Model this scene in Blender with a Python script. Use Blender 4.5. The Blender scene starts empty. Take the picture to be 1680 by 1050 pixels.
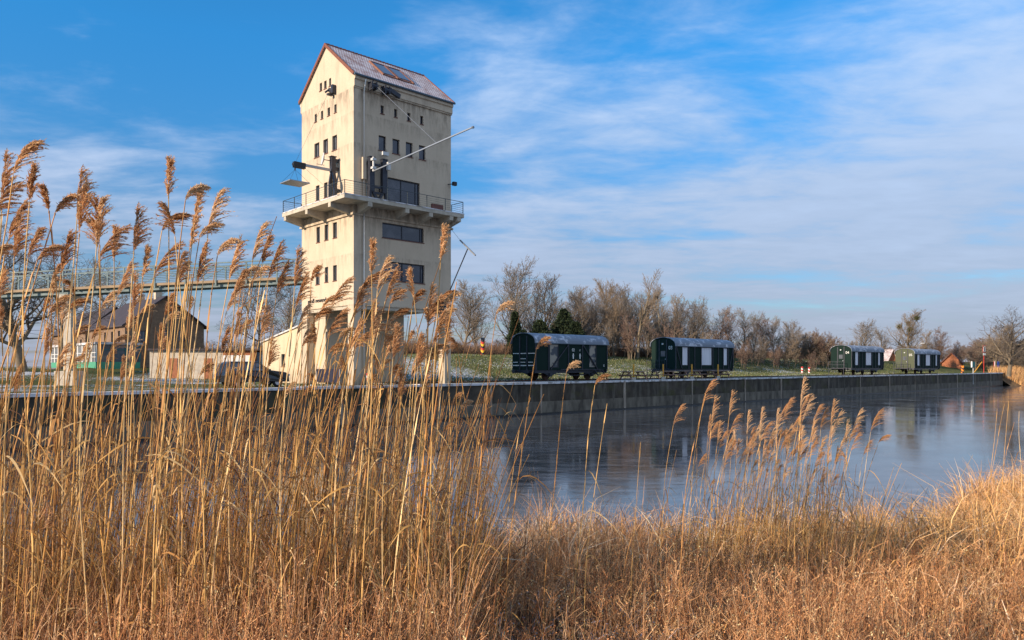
import bpy, math, random
import numpy as np
from mathutils import Vector, Matrix
from mathutils.geometry import tessellate_polygon

S = bpy.context.scene
COL = S.collection
R = math.radians
# ------------------------------------------------------------------ camera
F = 1227.0; CX = 840.0; HY = 601.0; EYE = 3.95; Q = 2.6
cam = bpy.data.cameras.new('camera'); co = bpy.data.objects.new('camera', cam); COL.objects.link(co)
co.location = (0, 0, EYE); co.rotation_euler = (R(90), 0, 0)
cam.sensor_width = 36; cam.lens = 36*F/1680; cam.shift_y = (HY-525)/1680
cam.clip_start = 0.05; cam.clip_end = 6000
S.camera = co
# ------------------------------------------------------------------ sun, sky, exposure
SUN_AZ = Vector((-0.82, -0.57, 0)).normalized(); SUN_EL = R(19)
sv = Vector((SUN_AZ.x*math.cos(SUN_EL), SUN_AZ.y*math.cos(SUN_EL), math.sin(SUN_EL)))
sl = bpy.data.lights.new('sun', 'SUN'); so = bpy.data.objects.new('sun', sl); COL.objects.link(so)
sl.energy = 4.5; sl.angle = R(0.53); sl.color = (1.0, 0.80, 0.60)
so.rotation_euler = sv.to_track_quat('Z', 'Y').to_euler(); so.location = (-40, -30, 60)
S.view_settings.view_transform = 'Standard'; S.view_settings.look = 'None'
S.view_settings.exposure = 0.6; S.view_settings.gamma = 1.0; S.view_settings.use_curve_mapping = False
W = bpy.data.worlds.new('World'); S.world = W; W.use_nodes = True
def world_nodes():
    nt = W.node_tree; nt.nodes.clear(); n = nt.nodes.new; l = nt.links.new
    out = n('ShaderNodeOutputWorld'); bg = n('ShaderNodeBackground'); bg.inputs[1].default_value = 0.1
    sky = n('ShaderNodeTexSky'); sky.sky_type = 'NISHITA'; sky.sun_disc = False
    sky.sun_elevation = SUN_EL; sky.sun_rotation = math.atan2(SUN_AZ.x, SUN_AZ.y)
    sky.air_density = 1.0; sky.dust_density = 0.4; sky.ozone_density = 2.0; sky.altitude = 100
    tc = n('ShaderNodeTexCoord'); sx = n('ShaderNodeSeparateXYZ'); l(tc.outputs['Generated'], sx.inputs[0])
    def m(op, a, b=None, clamp=False):
        q = n('ShaderNodeMath'); q.operation = op; q.use_clamp = clamp
        for i, v in enumerate((a, b)):
            if v is None: continue
            if isinstance(v, (int, float)): q.inputs[i].default_value = v
            else: l(v, q.inputs[i])
        return q.outputs[0]
    z = m('MAXIMUM', sx.outputs[2], 0.0)
    den = m('ADD', z, 0.10)
    u = m('DIVIDE', sx.outputs[0], den); v = m('DIVIDE', sx.outputs[1], den)
    cb = n('ShaderNodeCombineXYZ'); l(u, cb.inputs[0]); l(v, cb.inputs[1])
    def noise(scale, detail, rough, dist, off, sc=(1, 1, 1), rot=0.0):
        mp = n('ShaderNodeMapping'); mp.inputs['Location'].default_value = off; mp.inputs['Scale'].default_value = sc
        mp.inputs['Rotation'].default_value = (0, 0, rot)
        l(cb.outputs[0], mp.inputs[0]); t = n('ShaderNodeTexNoise'); l(mp.outputs[0], t.inputs['Vector'])
        t.inputs['Scale'].default_value = scale; t.inputs['Detail'].default_value = detail
        t.inputs['Roughness'].default_value = rough; t.inputs['Distortion'].default_value = dist
        return t.outputs['Fac']
    big = noise(0.42, 3, 0.5, 0.3, (SKY_OFF[0], SKY_OFF[1], 0), (1.0, 0.8, 1))
    mid = noise(1.15, 8, 0.56, 0.35, (3.1, 7.7, 2), (1.0, 1.5, 1), R(14))
    fine = noise(4.0, 6, 0.6, 0.3, (8.3, 1.2, 5), (1.0, 1.6, 1), R(-10))
    a = m('ADD', m('MULTIPLY', big, 0.90), m('MULTIPLY', mid, 1.2))
    a = m('ADD', a, m('MULTIPLY', fine, 0.42))
    # more veil to the right and near the horizon
    a = m('ADD', a, m('MULTIPLY', m('ABSOLUTE', m('ADD', sx.outputs[0], 0.17)), 0.36)); a = m('ADD', a, m('MULTIPLY', m('MAXIMUM', m('MULTIPLY', sx.outputs[1], -1.0), 0.0), 0.7))  # second term: unseen cloud behind the camera, added to make the ambient light whiter
    a = m('ADD', a, m('MULTIPLY', m('MULTIPLY', z, m('MINIMUM', sx.outputs[0], 0.0)), 1.6))
    hz = m('SUBTRACT', 1.0, m('MULTIPLY', z, 2.6), True)
    a = m('ADD', a, m('MULTIPLY', hz, 0.27))
    mr = n('ShaderNodeMapRange'); mr.interpolation_type = 'SMOOTHSTEP'
    l(a, mr.inputs[0]); mr.inputs[1].default_value = 1.16; mr.inputs[2].default_value = 1.66
    mr.inputs[3].default_value = 0.0; mr.inputs[4].default_value = 0.86
    # sky tint: deep clear winter blue
    tint = n('ShaderNodeMixRGB'); tint.blend_type = 'MULTIPLY'; tint.inputs[0].default_value = 1
    l(sky.outputs[0], tint.inputs[1]); tl = n('ShaderNodeMixRGB'); l(hz, tl.inputs[0]); tl.inputs[1].default_value = SKY_TINT; tl.inputs[2].default_value = TINT_LOW; l(tl.outputs[0], tint.inputs[2])
    # cloud colour: cool white, greyer lavender low down
    cc = n('ShaderNodeMixRGB'); l(m('MULTIPLY', hz, 0.9), cc.inputs[0])
    cc.inputs[1].default_value = CLOUD_HI; cc.inputs[2].default_value = CLOUD_LO
    cv = n('ShaderNodeMixRGB'); cv.blend_type = 'MULTIPLY'; cv.inputs[0].default_value = 1; l(cc.outputs[0], cv.inputs[1])
    vv = m('ADD', 0.70, m('ADD', m('MULTIPLY', mid, 0.5), m('MULTIPLY', fine, 0.24))); cg = n('ShaderNodeCombineXYZ'); [l(vv, cg.inputs[k]) for k in range(3)]; l(cg.outputs[0], cv.inputs[2]); cc = cv
    mx = n('ShaderNodeMixRGB'); l(mr.outputs[0], mx.inputs[0]); l(tint.outputs[0], mx.inputs[1]); l(cc.outputs[0], mx.inputs[2])
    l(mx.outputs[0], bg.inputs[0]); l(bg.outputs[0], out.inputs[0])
SKY_OFF = (0.0, 0.0)
SKY_TINT = (0.24, 1.03, 1.52, 1)
CLOUD_HI = (3.6, 4.5, 6.0, 1); CLOUD_LO = (2.25, 2.5, 3.25, 1); TINT_LOW = (0.50, 0.46, 0.56, 1)
world_nodes()

# ------------------------------------------------------------------ helpers
def tag(o, label=None, cat=None, group=None, kind=None):
    if label: o['label'] = label
    if cat: o['category'] = cat
    if group: o['group'] = group
    if kind: o['kind'] = kind
    return o
def empty(name, loc, rz=0.0):
    o = bpy.data.objects.new(name, None); COL.objects.link(o)
    o.location = loc; o.rotation_euler = (0, 0, rz); o.empty_display_size = 0.3
    return o
class MB:
    def __init__(s): s.v = []; s.f = []; s.c = []; s.cur = None
    def add(s, vs, fs):
        b = len(s.v); s.v += [tuple(v) for v in vs]; s.f += [tuple(i+b for i in f) for f in fs]
        if s.cur is not None: s.c += [s.cur]*len(fs)
        return s
    def box(s, x0, y0, z0, x1, y1, z1):
        vs = [(x0,y0,z0),(x1,y0,z0),(x1,y1,z0),(x0,y1,z0),(x0,y0,z1),(x1,y0,z1),(x1,y1,z1),(x0,y1,z1)]
        return s.add(vs, [(0,3,2,1),(4,5,6,7),(0,1,5,4),(1,2,6,5),(2,3,7,6),(3,0,4,7)])
    def bar(s, p, q, w, h=None, up=(0, 0, 1)):
        p = Vector(p); q = Vector(q); h = h or w; d = (q-p).normalized(); u = Vector(up)
        if abs(d.dot(u)) > .98: u = Vector((1, 0, 0))
        a = d.cross(u).normalized(); b = a.cross(d).normalized()
        vs = [c+a*i*w/2+b*j*h/2 for c in (p, q) for i, j in ((-1,-1),(1,-1),(1,1),(-1,1))]
        return s.add(vs, [(0,1,2,3),(7,6,5,4),(0,4,5,1),(1,5,6,2),(2,6,7,3),(3,7,4,0)])
    def tube(s, pts, r, n=6, cap=True):
        pts = [Vector(p) for p in pts]; rs = r if isinstance(r, (list, tuple)) else [r]*len(pts)
        vs = []; fs = []
        for i, p in enumerate(pts):
            d = (pts[min(i+1, len(pts)-1)]-pts[max(i-1, 0)]).normalized()
            u = Vector((0, 0, 1)) if abs(d.z) < .9 else Vector((1, 0, 0))
            a = d.cross(u).normalized(); b = a.cross(d)
            for k in range(n):
                t = 2*math.pi*k/n; vs.append(p+(a*math.cos(t)+b*math.sin(t))*rs[i])
        for i in range(len(pts)-1):
            for k in range(n):
                k2 = (k+1) % n; fs.append((i*n+k, i*n+k2, (i+1)*n+k2, (i+1)*n+k))
        if cap: fs.append(tuple(range(n))[::-1]); fs.append(tuple((len(pts)-1)*n+k for k in range(n)))
        return s.add(vs, fs)
    def prism(s, poly, axis, a, b):
        # poly: 2-D points, extruded along axis from a to b
        def mk(p, t): return {'x': (t, p[0], p[1]), 'y': (p[0], t, p[1]), 'z': (p[0], p[1], t)}[axis]
        n = len(poly); vs = [mk(p, a) for p in poly]+[mk(p, b) for p in poly]
        return s.add(vs, [tuple(range(n)), tuple(range(n, 2*n))[::-1]]+[(i, (i+1) % n, n+(i+1) % n, n+i) for i in range(n)])
    def holed(s, outer, holes, mk, depth_vec=None):
        # flat wall polygon with rectangular openings; mk maps 2-D to 3-D; reveals run along depth_vec
        polys = [[Vector((p[0], p[1], 0)) for p in outer]]+[[Vector((p[0], p[1], 0)) for p in h] for h in holes]
        tri = tessellate_polygon(polys); flat = [p for q in polys for p in q]
        s.add([mk(p.x, p.y) for p in flat], [tuple(t) for t in tri])
        if depth_vec is not None:
            dv = Vector(depth_vec)
            for h in holes:
                a = [Vector(mk(*p)) for p in h]; b = [x+dv for x in a]; n = len(a)
                s.add(a+b, [(i, (i+1) % n, n+(i+1) % n, n+i) for i in range(n)])
        return s
    def build(s, name, mat, parent=None, smooth=False, bevel=0):
        me = bpy.data.meshes.new(name); me.from_pydata(s.v, [], s.f); me.validate()
        import bmesh
        bm = bmesh.new(); bm.from_mesh(me); bmesh.ops.recalc_face_normals(bm, faces=bm.faces)
        bm.to_mesh(me); bm.free()
        me.materials.append(mat)
        if smooth: me.polygons.foreach_set('use_smooth', [True]*len(me.polygons))
        o = bpy.data.objects.new(name, me); COL.objects.link(o); o.parent = parent
        if bevel:
            m = o.modifiers.new('bevel', 'BEVEL'); m.width = bevel; m.segments = 2; m.limit_method = 'ANGLE'
        return o
def np_mesh(name, verts, quads, mat, cols=None, parent=None, link=True, smooth=False):
    me = bpy.data.meshes.new(name); nv = len(verts); nq = len(quads)
    me.vertices.add(nv); me.vertices.foreach_set('co', np.asarray(verts, np.float32).ravel())
    me.loops.add(nq*4); me.loops.foreach_set('vertex_index', np.asarray(quads, np.int32).ravel())
    me.polygons.add(nq); me.polygons.foreach_set('loop_start', np.arange(0, nq*4, 4, dtype=np.int32))
    me.update(calc_edges=True)
    if cols is not None:
        a = me.color_attributes.new('tint', 'FLOAT_COLOR', 'POINT')
        c = np.ones((nv, 4), np.float32); c[:, :3] = cols; a.data.foreach_set('color', c.ravel())
    me.materials.append(mat)
    if smooth: me.polygons.foreach_set('use_smooth', np.ones(nq, bool))
    if not link: return me
    o = bpy.data.objects.new(name, me); COL.objects.link(o); o.parent = parent
    return o
def text_mesh(name, body, size, mat, parent, loc, rot, ext=0.01, align='CENTER'):
    cu = bpy.data.curves.new(name, 'FONT'); cu.body = body; cu.size = size; cu.extrude = ext; cu.align_x = align
    t = bpy.data.objects.new('tmp', cu); COL.objects.link(t)
    bpy.context.view_layer.update()
    me = bpy.data.meshes.new_from_object(t.evaluated_get(bpy.context.evaluated_depsgraph_get()))
    bpy.data.objects.remove(t); me.materials.clear(); me.materials.append(mat)
    o = bpy.data.objects.new(name, me); COL.objects.link(o); o.parent = parent; o.location = loc; o.rotation_euler = rot
    return o
# ------------------------------------------------------------------ materials
def mat(name, col, rough=0.8, metal=0.0, col2=None, nscale=3.0, ndetail=6, bump=0.0, bscale=None, spec=0.5, lo=0.35, hi=0.65, stretch=(1, 1, 1), trans=0.0):
    m = bpy.data.materials.new(name); m.use_nodes = True; nt = m.node_tree; n = nt.nodes.new; l = nt.links.new
    b = nt.nodes['Principled BSDF']; b.inputs['Base Color'].default_value = (*col, 1)
    b.inputs['Roughness'].default_value = rough; b.inputs['Metallic'].default_value = metal
    b.inputs['Specular IOR Level'].default_value = spec
    if col2 is not None or bump:
        tc = n('ShaderNodeTexCoord'); mp = n('ShaderNodeMapping'); mp.inputs['Scale'].default_value = stretch
        l(tc.outputs['Object'], mp.inputs[0])
        t = n('ShaderNodeTexNoise'); t.inputs['Scale'].default_value = nscale; t.inputs['Detail'].default_value = ndetail
        t.inputs['Roughness'].default_value = 0.62
        l(mp.outputs[0], t.inputs['Vector'])
        if col2 is not None:
            r = n('ShaderNodeMapRange'); r.inputs[1].default_value = lo; r.inputs[2].default_value = hi; l(t.outputs['Fac'], r.inputs[0])
            x = n('ShaderNodeMixRGB'); l(r.outputs[0], x.inputs[0]); x.inputs[1].default_value = (*col, 1); x.inputs[2].default_value = (*col2, 1)
            l(x.outputs[0], b.inputs['Base Color'])
        if bump:
            t2 = n('ShaderNodeTexNoise'); t2.inputs['Scale'].default_value = bscale or nscale*4; t2.inputs['Detail'].default_value = 5
            l(mp.outputs[0], t2.inputs['Vector'])
            bp = n('ShaderNodeBump'); bp.inputs['Strength'].default_value = bump; bp.inputs['Distance'].default_value = 0.02
            l(t2.outputs['Fac'], bp.inputs['Height']); l(bp.outputs[0], b.inputs['Normal'])
    return m
def mat_tint(name, rough=0.7, trans=0.25, gain=1.0):
    m = bpy.data.materials.new(name); m.use_nodes = True; nt = m.node_tree; n = nt.nodes.new; l = nt.links.new
    b = nt.nodes['Principled BSDF']; b.inputs['Roughness'].default_value = rough; b.inputs['Specular IOR Level'].default_value = 0.3
    a = n('ShaderNodeAttribute'); a.attribute_name = 'tint'; l(a.outputs['Color'], b.inputs['Base Color'])
    if trans:
        tr = n('ShaderNodeBsdfTranslucent'); l(a.outputs['Color'], tr.inputs[0])
        x = n('ShaderNodeMixShader'); x.inputs[0].default_value = trans
        l(b.outputs[0], x.inputs[1]); l(tr.outputs[0], x.inputs[2]); l(x.outputs[0], nt.nodes['Material Output'].inputs[0])
    return m
def plaster_mat(name, base, dirt, streak):
    m = bpy.data.materials.new(name); m.use_nodes = True; nt = m.node_tree; n = nt.nodes.new; l = nt.links.new
    b = nt.nodes['Principled BSDF']; b.inputs['Roughness'].default_value = 0.93; b.inputs['Specular IOR Level'].default_value = 0.2
    tc = n('ShaderNodeTexCoord')
    def ns(scale, st, det=7, ro=0.6):
        mp = n('ShaderNodeMapping'); mp.inputs['Scale'].default_value = st; l(tc.outputs['Object'], mp.inputs[0])
        t = n('ShaderNodeTexNoise'); t.inputs['Scale'].default_value = scale; t.inputs['Detail'].default_value = det; t.inputs['Roughness'].default_value = ro
        l(mp.outputs[0], t.inputs['Vector']); return t.outputs['Fac']
    def rng(x, a, c, d=1.0):
        r = n('ShaderNodeMapRange'); r.inputs[1].default_value = a; r.inputs[2].default_value = c; r.inputs[4].default_value = d; l(x, r.inputs[0]); return r.outputs[0]
    x1 = n('ShaderNodeMixRGB'); l(rng(ns(0.55, (1, 1, 1)), .42, .72, .75), x1.inputs[0]); x1.inputs[1].default_value = (*base, 1); x1.inputs[2].default_value = (*dirt, 1)
    x2 = n('ShaderNodeMixRGB'); l(rng(ns(1.6, (1, 1, .16)), .52, .8, .8), x2.inputs[0]); l(x1.outputs[0], x2.inputs[1]); x2.inputs[2].default_value = (*streak, 1)
    x3 = n('ShaderNodeMixRGB'); x3.blend_type = 'MULTIPLY'; l(rng(ns(9, (1, 1, 1), 8, .75), .35, .75, .3), x3.inputs[0]); l(x2.outputs[0], x3.inputs[1]); x3.inputs[2].default_value = (.7, .66, .6, 1)
    # grime bands: below the balcony and near the ground, broken up by noise
    sp = n('ShaderNodeSeparateXYZ'); l(tc.outputs['Object'], sp.inputs[0])
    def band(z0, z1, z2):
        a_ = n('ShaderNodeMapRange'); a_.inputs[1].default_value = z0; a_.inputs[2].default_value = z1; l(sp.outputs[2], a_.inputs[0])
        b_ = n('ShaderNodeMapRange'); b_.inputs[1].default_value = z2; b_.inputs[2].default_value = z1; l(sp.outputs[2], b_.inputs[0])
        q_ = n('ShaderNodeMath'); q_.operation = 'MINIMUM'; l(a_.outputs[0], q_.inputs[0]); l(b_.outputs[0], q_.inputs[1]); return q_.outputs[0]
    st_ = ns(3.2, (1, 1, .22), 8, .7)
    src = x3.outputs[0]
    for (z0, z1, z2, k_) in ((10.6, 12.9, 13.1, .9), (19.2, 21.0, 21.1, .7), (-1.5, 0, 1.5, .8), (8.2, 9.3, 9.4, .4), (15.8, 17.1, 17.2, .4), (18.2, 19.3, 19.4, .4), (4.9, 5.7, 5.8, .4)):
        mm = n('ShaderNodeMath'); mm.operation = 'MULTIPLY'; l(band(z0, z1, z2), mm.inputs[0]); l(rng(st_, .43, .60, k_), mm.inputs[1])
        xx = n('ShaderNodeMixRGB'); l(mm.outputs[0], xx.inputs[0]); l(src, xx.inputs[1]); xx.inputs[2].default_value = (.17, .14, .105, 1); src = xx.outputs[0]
    l(src, b.inputs['Base Color'])
    bp = n('ShaderNodeBump'); bp.inputs['Strength'].default_value = .35; bp.inputs['Distance'].default_value = .015; l(ns(22, (1, 1, 1)), bp.inputs['Height']); l(bp.outputs[0], b.inputs['Normal'])
    return m
M = {}
M['plaster'] = plaster_mat('plaster', (.60, .50, .375), (.51, .42, .31), (.36, .30, .23))
M['plaster2'] = plaster_mat('annex_plaster', (.62, .52, .37), (.54, .45, .31), (.42, .35, .25))
M['concrete'] = mat('concrete', (.50, .45, .36), .9, col2=(.26, .23, .19), nscale=1.6, bump=.4, bscale=18, lo=.45, hi=.8)
M['frame'] = mat('window_frame', (.012, .015, .025), .4)
M['glass'] = mat('window_glass', (.010, .015, .035), .05, spec=.9, col2=(.05, .055, .075), nscale=.8, lo=.5, hi=.62, bump=.04, bscale=1.2)
M['glassgrey'] = mat('grey_glass', (.07, .08, .10), .12, spec=.9, col2=(.12, .13, .15), nscale=2)
M['sill'] = mat('sill', (.16, .06, .045), .7)
M['reveal'] = mat('reveal', (.6, .53, .4), .9)
M['steel'] = mat('painted_steel', (.018, .022, .035), .45, .3, col2=(.035, .04, .055), nscale=4)
M['galv'] = mat('galvanised', (.30, .32, .34), .45, .7)
M['rail'] = mat('rail_steel', (.07, .09, .10), .5, .5)
M['pipe'] = mat('pale_pipe', (.62, .60, .55), .5)
M['zinc'] = mat('zinc', (.12, .16, .2), .4, .6)
M['lamp'] = mat('white_housing', (.55, .56, .55), .5)
M['tile_red'] = mat('red_tile', (.24, .08, .045), .85, col2=(.13, .05, .035), nscale=6, bump=.4)
M['copper'] = mat('copper_flashing', (.24, .095, .05), .6, .0, col2=(.17, .07, .04), nscale=5)
M['black'] = mat('black_paint', (.008, .008, .01), .5)
M['white'] = mat('white_paint', (.75, .75, .72), .6)
M['wgreen'] = None
M['snow'] = mat('snow', (.8, .82, .86), .8, bump=.4, nscale=10)
M['wood'] = mat('weathered_wood', (.34, .21, .15), .8, col2=(.2, .11, .08), nscale=8, stretch=(1, 6, 6))
M['table_top'] = mat('frosted_wood', (.46, .38, .33), .8, col2=(.28, .18, .13), nscale=4)
M['yellow'] = mat('yellow_post', (.75, .36, .03), .6, col2=(.62, .28, .03), nscale=8)
M['curtain'] = mat('curtain', (.80, .80, .84), .9, col2=(.58, .60, .66), nscale=2.2, stretch=(7, 7, .15), lo=.4, hi=.6)

def roof_mat():
    m = bpy.data.materials.new('snowy_tiles'); m.use_nodes = True; nt = m.node_tree; n = nt.nodes.new; l = nt.links.new
    b = nt.nodes['Principled BSDF']; b.inputs['Roughness'].default_value = .8
    tc = n('ShaderNodeTexCoord')
    t = n('ShaderNodeTexNoise'); t.inputs['Scale'].default_value = 1.3; t.inputs['Detail'].default_value = 8; t.inputs['Roughness'].default_value = .7; l(tc.outputs['Object'], t.inputs['Vector'])
    w = n('ShaderNodeTexBrick'); mp = n('ShaderNodeMapping'); mp.inputs['Scale'].default_value = (1, 1.27, 1); l(tc.outputs['Object'], mp.inputs[0]); l(mp.outputs[0], w.inputs['Vector'])
    w.inputs['Scale'].default_value = 1; w.inputs['Brick Width'].default_value = .22; w.inputs['Row Height'].default_value = .3; w.inputs['Mortar Size'].default_value = .025; w.inputs['Mortar Smooth'].default_value = .3
    ms = n('ShaderNodeMath'); ms.operation = 'MULTIPLY_ADD'; l(w.outputs['Fac'], ms.inputs[0]); ms.inputs[1].default_value = -.38; l(t.outputs['Fac'], ms.inputs[2])
    r = n('ShaderNodeMapRange'); r.inputs[1].default_value = .27; r.inputs[2].default_value = .56; l(ms.outputs[0], r.inputs[0])
    x = n('ShaderNodeMixRGB'); l(r.outputs[0], x.inputs[0]); x.inputs[1].default_value = (.20, .075, .05, 1); x.inputs[2].default_value = (.70, .67, .68, 1)
    l(x.outputs[0], b.inputs['Base Color'])
    bp = n('ShaderNodeBump'); bp.inputs['Strength'].default_value = .6; bp.inputs['Distance'].default_value = .03; bp.invert = True; l(w.outputs['Fac'], bp.inputs['Height']); l(bp.outputs[0], b.inputs['Normal'])
    return m
M['curtain_dim'] = mat('dim_curtain', (.30, .27, .22), .5, col2=(.05, .06, .075), nscale=.9, lo=.45, hi=.5, ndetail=2)
M['roof'] = roof_mat()

# ------------------------------------------------------------------ frames of reference
D1 = Vector((.732, .681, 0)).normalized(); D2 = Vector((-.681, .732, 0)).normalized()
ROT = math.atan2(D1.y, D1.x)
TC = Vector((-11.15, 52.6, Q))
def ray(px, py): return Vector(((px-CX)/F, 1.0, (HY-py)/F))
def at(px, py, Y): return Vector((0, 0, EYE))+ray(px, py)*Y
def loc_on(px, py, axis, val, C=TC):
    # point of the sight line where the tower-local coordinate equals val (metres in the building's own frame)
    o = Vector((0, 0, EYE))-C; r = ray(px, py)
    lo = (o.dot(D1), o.dot(D2), o.z); lr = (r.dot(D1), r.dot(D2), r.z); i = 'xyz'.index(axis)
    k = (val-lo[i])/lr[i]
    return Vector((lo[0]+lr[0]*k, lo[1]+lr[1]*k, lo[2]+lr[2]*k))
QB = Vector((-4.5, 55.2, 0))
def quay(t, D, z=0.0): return QB+D1*t+D2*D+Vector((0, 0, z))
def tD(x, y):
    v = Vector((x, y, 0))-QB; return v.dot(D1), v.dot(D2)
def at_off(px, D):
    # point at offset D behind the quay edge, seen at picture column px
    k = (px-CX)/F; b = QB+D2*D; t = (k*b.y-b.x)/(D1.x-k*D1.y)
    p = b+D1*t; return p, t

# ------------------------------------------------------------------ ground, quay, water
def sstep(a, b, x):
    t = min(1, max(0, (x-a)/(b-a))); return t*t*(3-2*t)
def gz(t, D):
    k = sstep(-8, 12, t)
    hi = Q+0.06*sstep(2, 9, D)+2.62*sstep(9, 29, D)-1.9*sstep(33, 55, D)
    lo = Q-0.15*sstep(2, 12, D)+1.25*sstep(24, 52, D)
    z = lo*(1-k)+hi*k
    z += 0.05*math.sin(t*.31+D*.2)*sstep(8, 14, D)+0.04*math.sin(t*.9-D*.5)*sstep(8, 14, D)
    return z
def quay_edge(t):
    # the left part of the quay swings a little towards the camera
    b = sstep(-9, -40, t) if False else max(0.0, -9-t)
    return -0.10*b
def grow(lst, last, f):
    while lst[-1] < last: lst.append(lst[-1]*f+0.5)
    return lst
def ground_sheet():
    ts = [x for x in np.arange(-70, 150, 1.5)]
    st = 3.0
    while ts[-1] < 2600: ts.append(ts[-1]+st); st *= 1.3
    st = 3.0
    while ts[0] > -2600: ts.insert(0, ts[0]-st); st *= 1.3
    Ds = [0.0, .5, 1, 2, 3.2]+[x for x in np.arange(4.5, 60, 1.5)]
    st = 2.5
    while Ds[-1] < 3000: Ds.append(Ds[-1]+st); st *= 1.25
    V = []; Fq = []; rng = random.Random(5)
    for t in ts:
        for D in Ds:
            e = quay_edge(t)*max(0, 1-D/6); p = quay(t, D+e, 0)
            r = (rng.random()-.5)*.10*sstep(8, 12, D) if D < 60 else 0
            V.append((p.x, p.y, gz(t, D)+r))
    nD = len(Ds)
    for i in range(len(ts)-1):
        for j in range(nD-1): Fq.append((i*nD+j, (i+1)*nD+j, (i+1)*nD+j+1, i*nD+j+1))
    o = np_mesh('ground', np.array(V), np.array(Fq), M['grass'], smooth=True); tag(o, kind='structure'); return o
def grass_mat():
    m = bpy.data.materials.new('snowy_grass'); m.use_nodes = True; nt = m.node_tree; n = nt.nodes.new; l = nt.links.new
    b = nt.nodes['Principled BSDF']; b.inputs['Roughness'].default_value = 1; b.inputs['Specular IOR Level'].default_value = .1
    tc = n('ShaderNodeTexCoord')
    def ns(s, d=8, r=.65, st=(1, 1, 1)):
        mp = n('ShaderNodeMapping'); mp.inputs['Scale'].default_value = st; l(tc.outputs['Object'], mp.inputs[0])
        t = n('ShaderNodeTexNoise'); t.inputs['Scale'].default_value = s; t.inputs['Detail'].default_value = d; t.inputs['Roughness'].default_value = r; l(mp.outputs[0], t.inputs['Vector']); return t.outputs['Fac']
    def rng(x, a, c, d=1.0):
        r = n('ShaderNodeMapRange'); r.inputs[1].default_value = a; r.inputs[2].default_value = c; r.inputs[4].default_value = d; l(x, r.inputs[0]); return r.outputs[0]
    def mix(f, a, c):
        x = n('ShaderNodeMixRGB'); l(f, x.inputs[0])
        for i, v in ((1, a), (2, c)):
            if isinstance(v, tuple): x.inputs[i].default_value = (*v, 1)
            else: l(v, x.inputs[i])
        return x.outputs[0]
    g = mix(rng(ns(.35), .35, .65), (.075, .105, .032), (.13, .125, .045))
    g = mix(rng(ns(2.2), .5, .7, .7), g, (.20, .155, .075))
    g = mix(rng(ns(6, 6, .8), .45, .7, .75), g, (.035, .05, .018))
    # thin snow: patches x fine breakup
    a = n('ShaderNodeMath'); a.operation = 'MULTIPLY_ADD'; l(ns(.09, 3, .5), a.inputs[0]); a.inputs[1].default_value = .9; l(ns(2.6, 9, .8), a.inputs[2])
    # less snow further along the bank
    sx = n('ShaderNodeSeparateXYZ'); l(tc.outputs['Object'], sx.inputs[0])
    a2 = n('ShaderNodeMath'); a2.operation = 'SUBTRACT'; l(a.outputs[0], a2.inputs[0]); l(rng(sx.outputs[0], 25, 75, .17), a2.inputs[1])
    g = mix(rng(a2.outputs[0], .985, 1.06, .85), g, (.72, .75, .80))
    l(g, b.inputs['Base Color'])
    bp = n('ShaderNodeBump'); bp.inputs['Strength'].default_value = 1; bp.inputs['Distance'].default_value = .25; l(ns(3.5, 8, .8), bp.inputs['Height']); l(bp.outputs[0], b.inputs['Normal'])
    return m
M['grass'] = grass_mat()
ground_sheet()
def wallmat():
    m = bpy.data.materials.new('quay_concrete'); m.use_nodes = True; nt = m.node_tree; n = nt.nodes.new; l = nt.links.new
    b = nt.nodes['Principled BSDF']; b.inputs['Roughness'].default_value = .85; b.inputs['Specular IOR Level'].default_value = .3
    tc = n('ShaderNodeTexCoord')
    def ns(s, st, d=8, r=.65):
        mp = n('ShaderNodeMapping'); mp.inputs['Scale'].default_value = st; l(tc.outputs['Object'], mp.inputs[0])
        t = n('ShaderNodeTexNoise'); t.inputs['Scale'].default_value = s; t.inputs['Detail'].default_value = d; t.inputs['Roughness'].default_value = r; l(mp.outputs[0], t.inputs['Vector']); return t.outputs['Fac']
    def rng(x, a, c, d=1.0):
        r = n('ShaderNodeMapRange'); r.inputs[1].default_value = a; r.inputs[2].default_value = c; r.inputs[4].default_value = d; l(x, r.inputs[0]); return r.outputs[0]
    def mix(f, a, c):
        x = n('ShaderNodeMixRGB'); l(f, x.inputs[0])
        for i, v in ((1, a), (2, c)):
            if isinstance(v, tuple): x.inputs[i].default_value = (*v, 1)
            else: l(v, x.inputs[i])
        return x.outputs[0]
    g = mix(rng(ns(.8, (1, 1, 1)), .35, .7), (.085, .07, .052), (.026, .022, .018))
    g = mix(rng(ns(1.5, (1, 1, .15)), .5, .72, .8), g, (.17, .155, .125))
    g = mix(rng(ns(.35, (1, 1, 2)), .52, .66, .7), g, (.06, .06, .018))
    l(g, b.inputs['Base Color'])
    bp = n('ShaderNodeBump'); bp.inputs['Strength'].default_value = .5; bp.inputs['Distance'].default_value = .03; l(ns(7, (1, 1, 1)), bp.inputs['Height']); l(bp.outputs[0], b.inputs['Normal'])
    return m
M['quay'] = wallmat()
M['quay_low'] = mat('quay_lower', (.19, .165, .125), .85, col2=(.06, .05, .038), nscale=1.4, bump=.4, stretch=(1, 1, .35))
M['joint'] = mat('pale_joint', (.36, .31, .25), .85, col2=(.2, .15, .11), nscale=3, stretch=(1, 1, .3))
M['coping'] = mat('snowy_coping', (.62, .62, .64), .85, col2=(.24, .22, .19), nscale=1.8, lo=.47, hi=.62)
M['wet'] = mat('wet_foot', (.012, .012, .012), .4)
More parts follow.
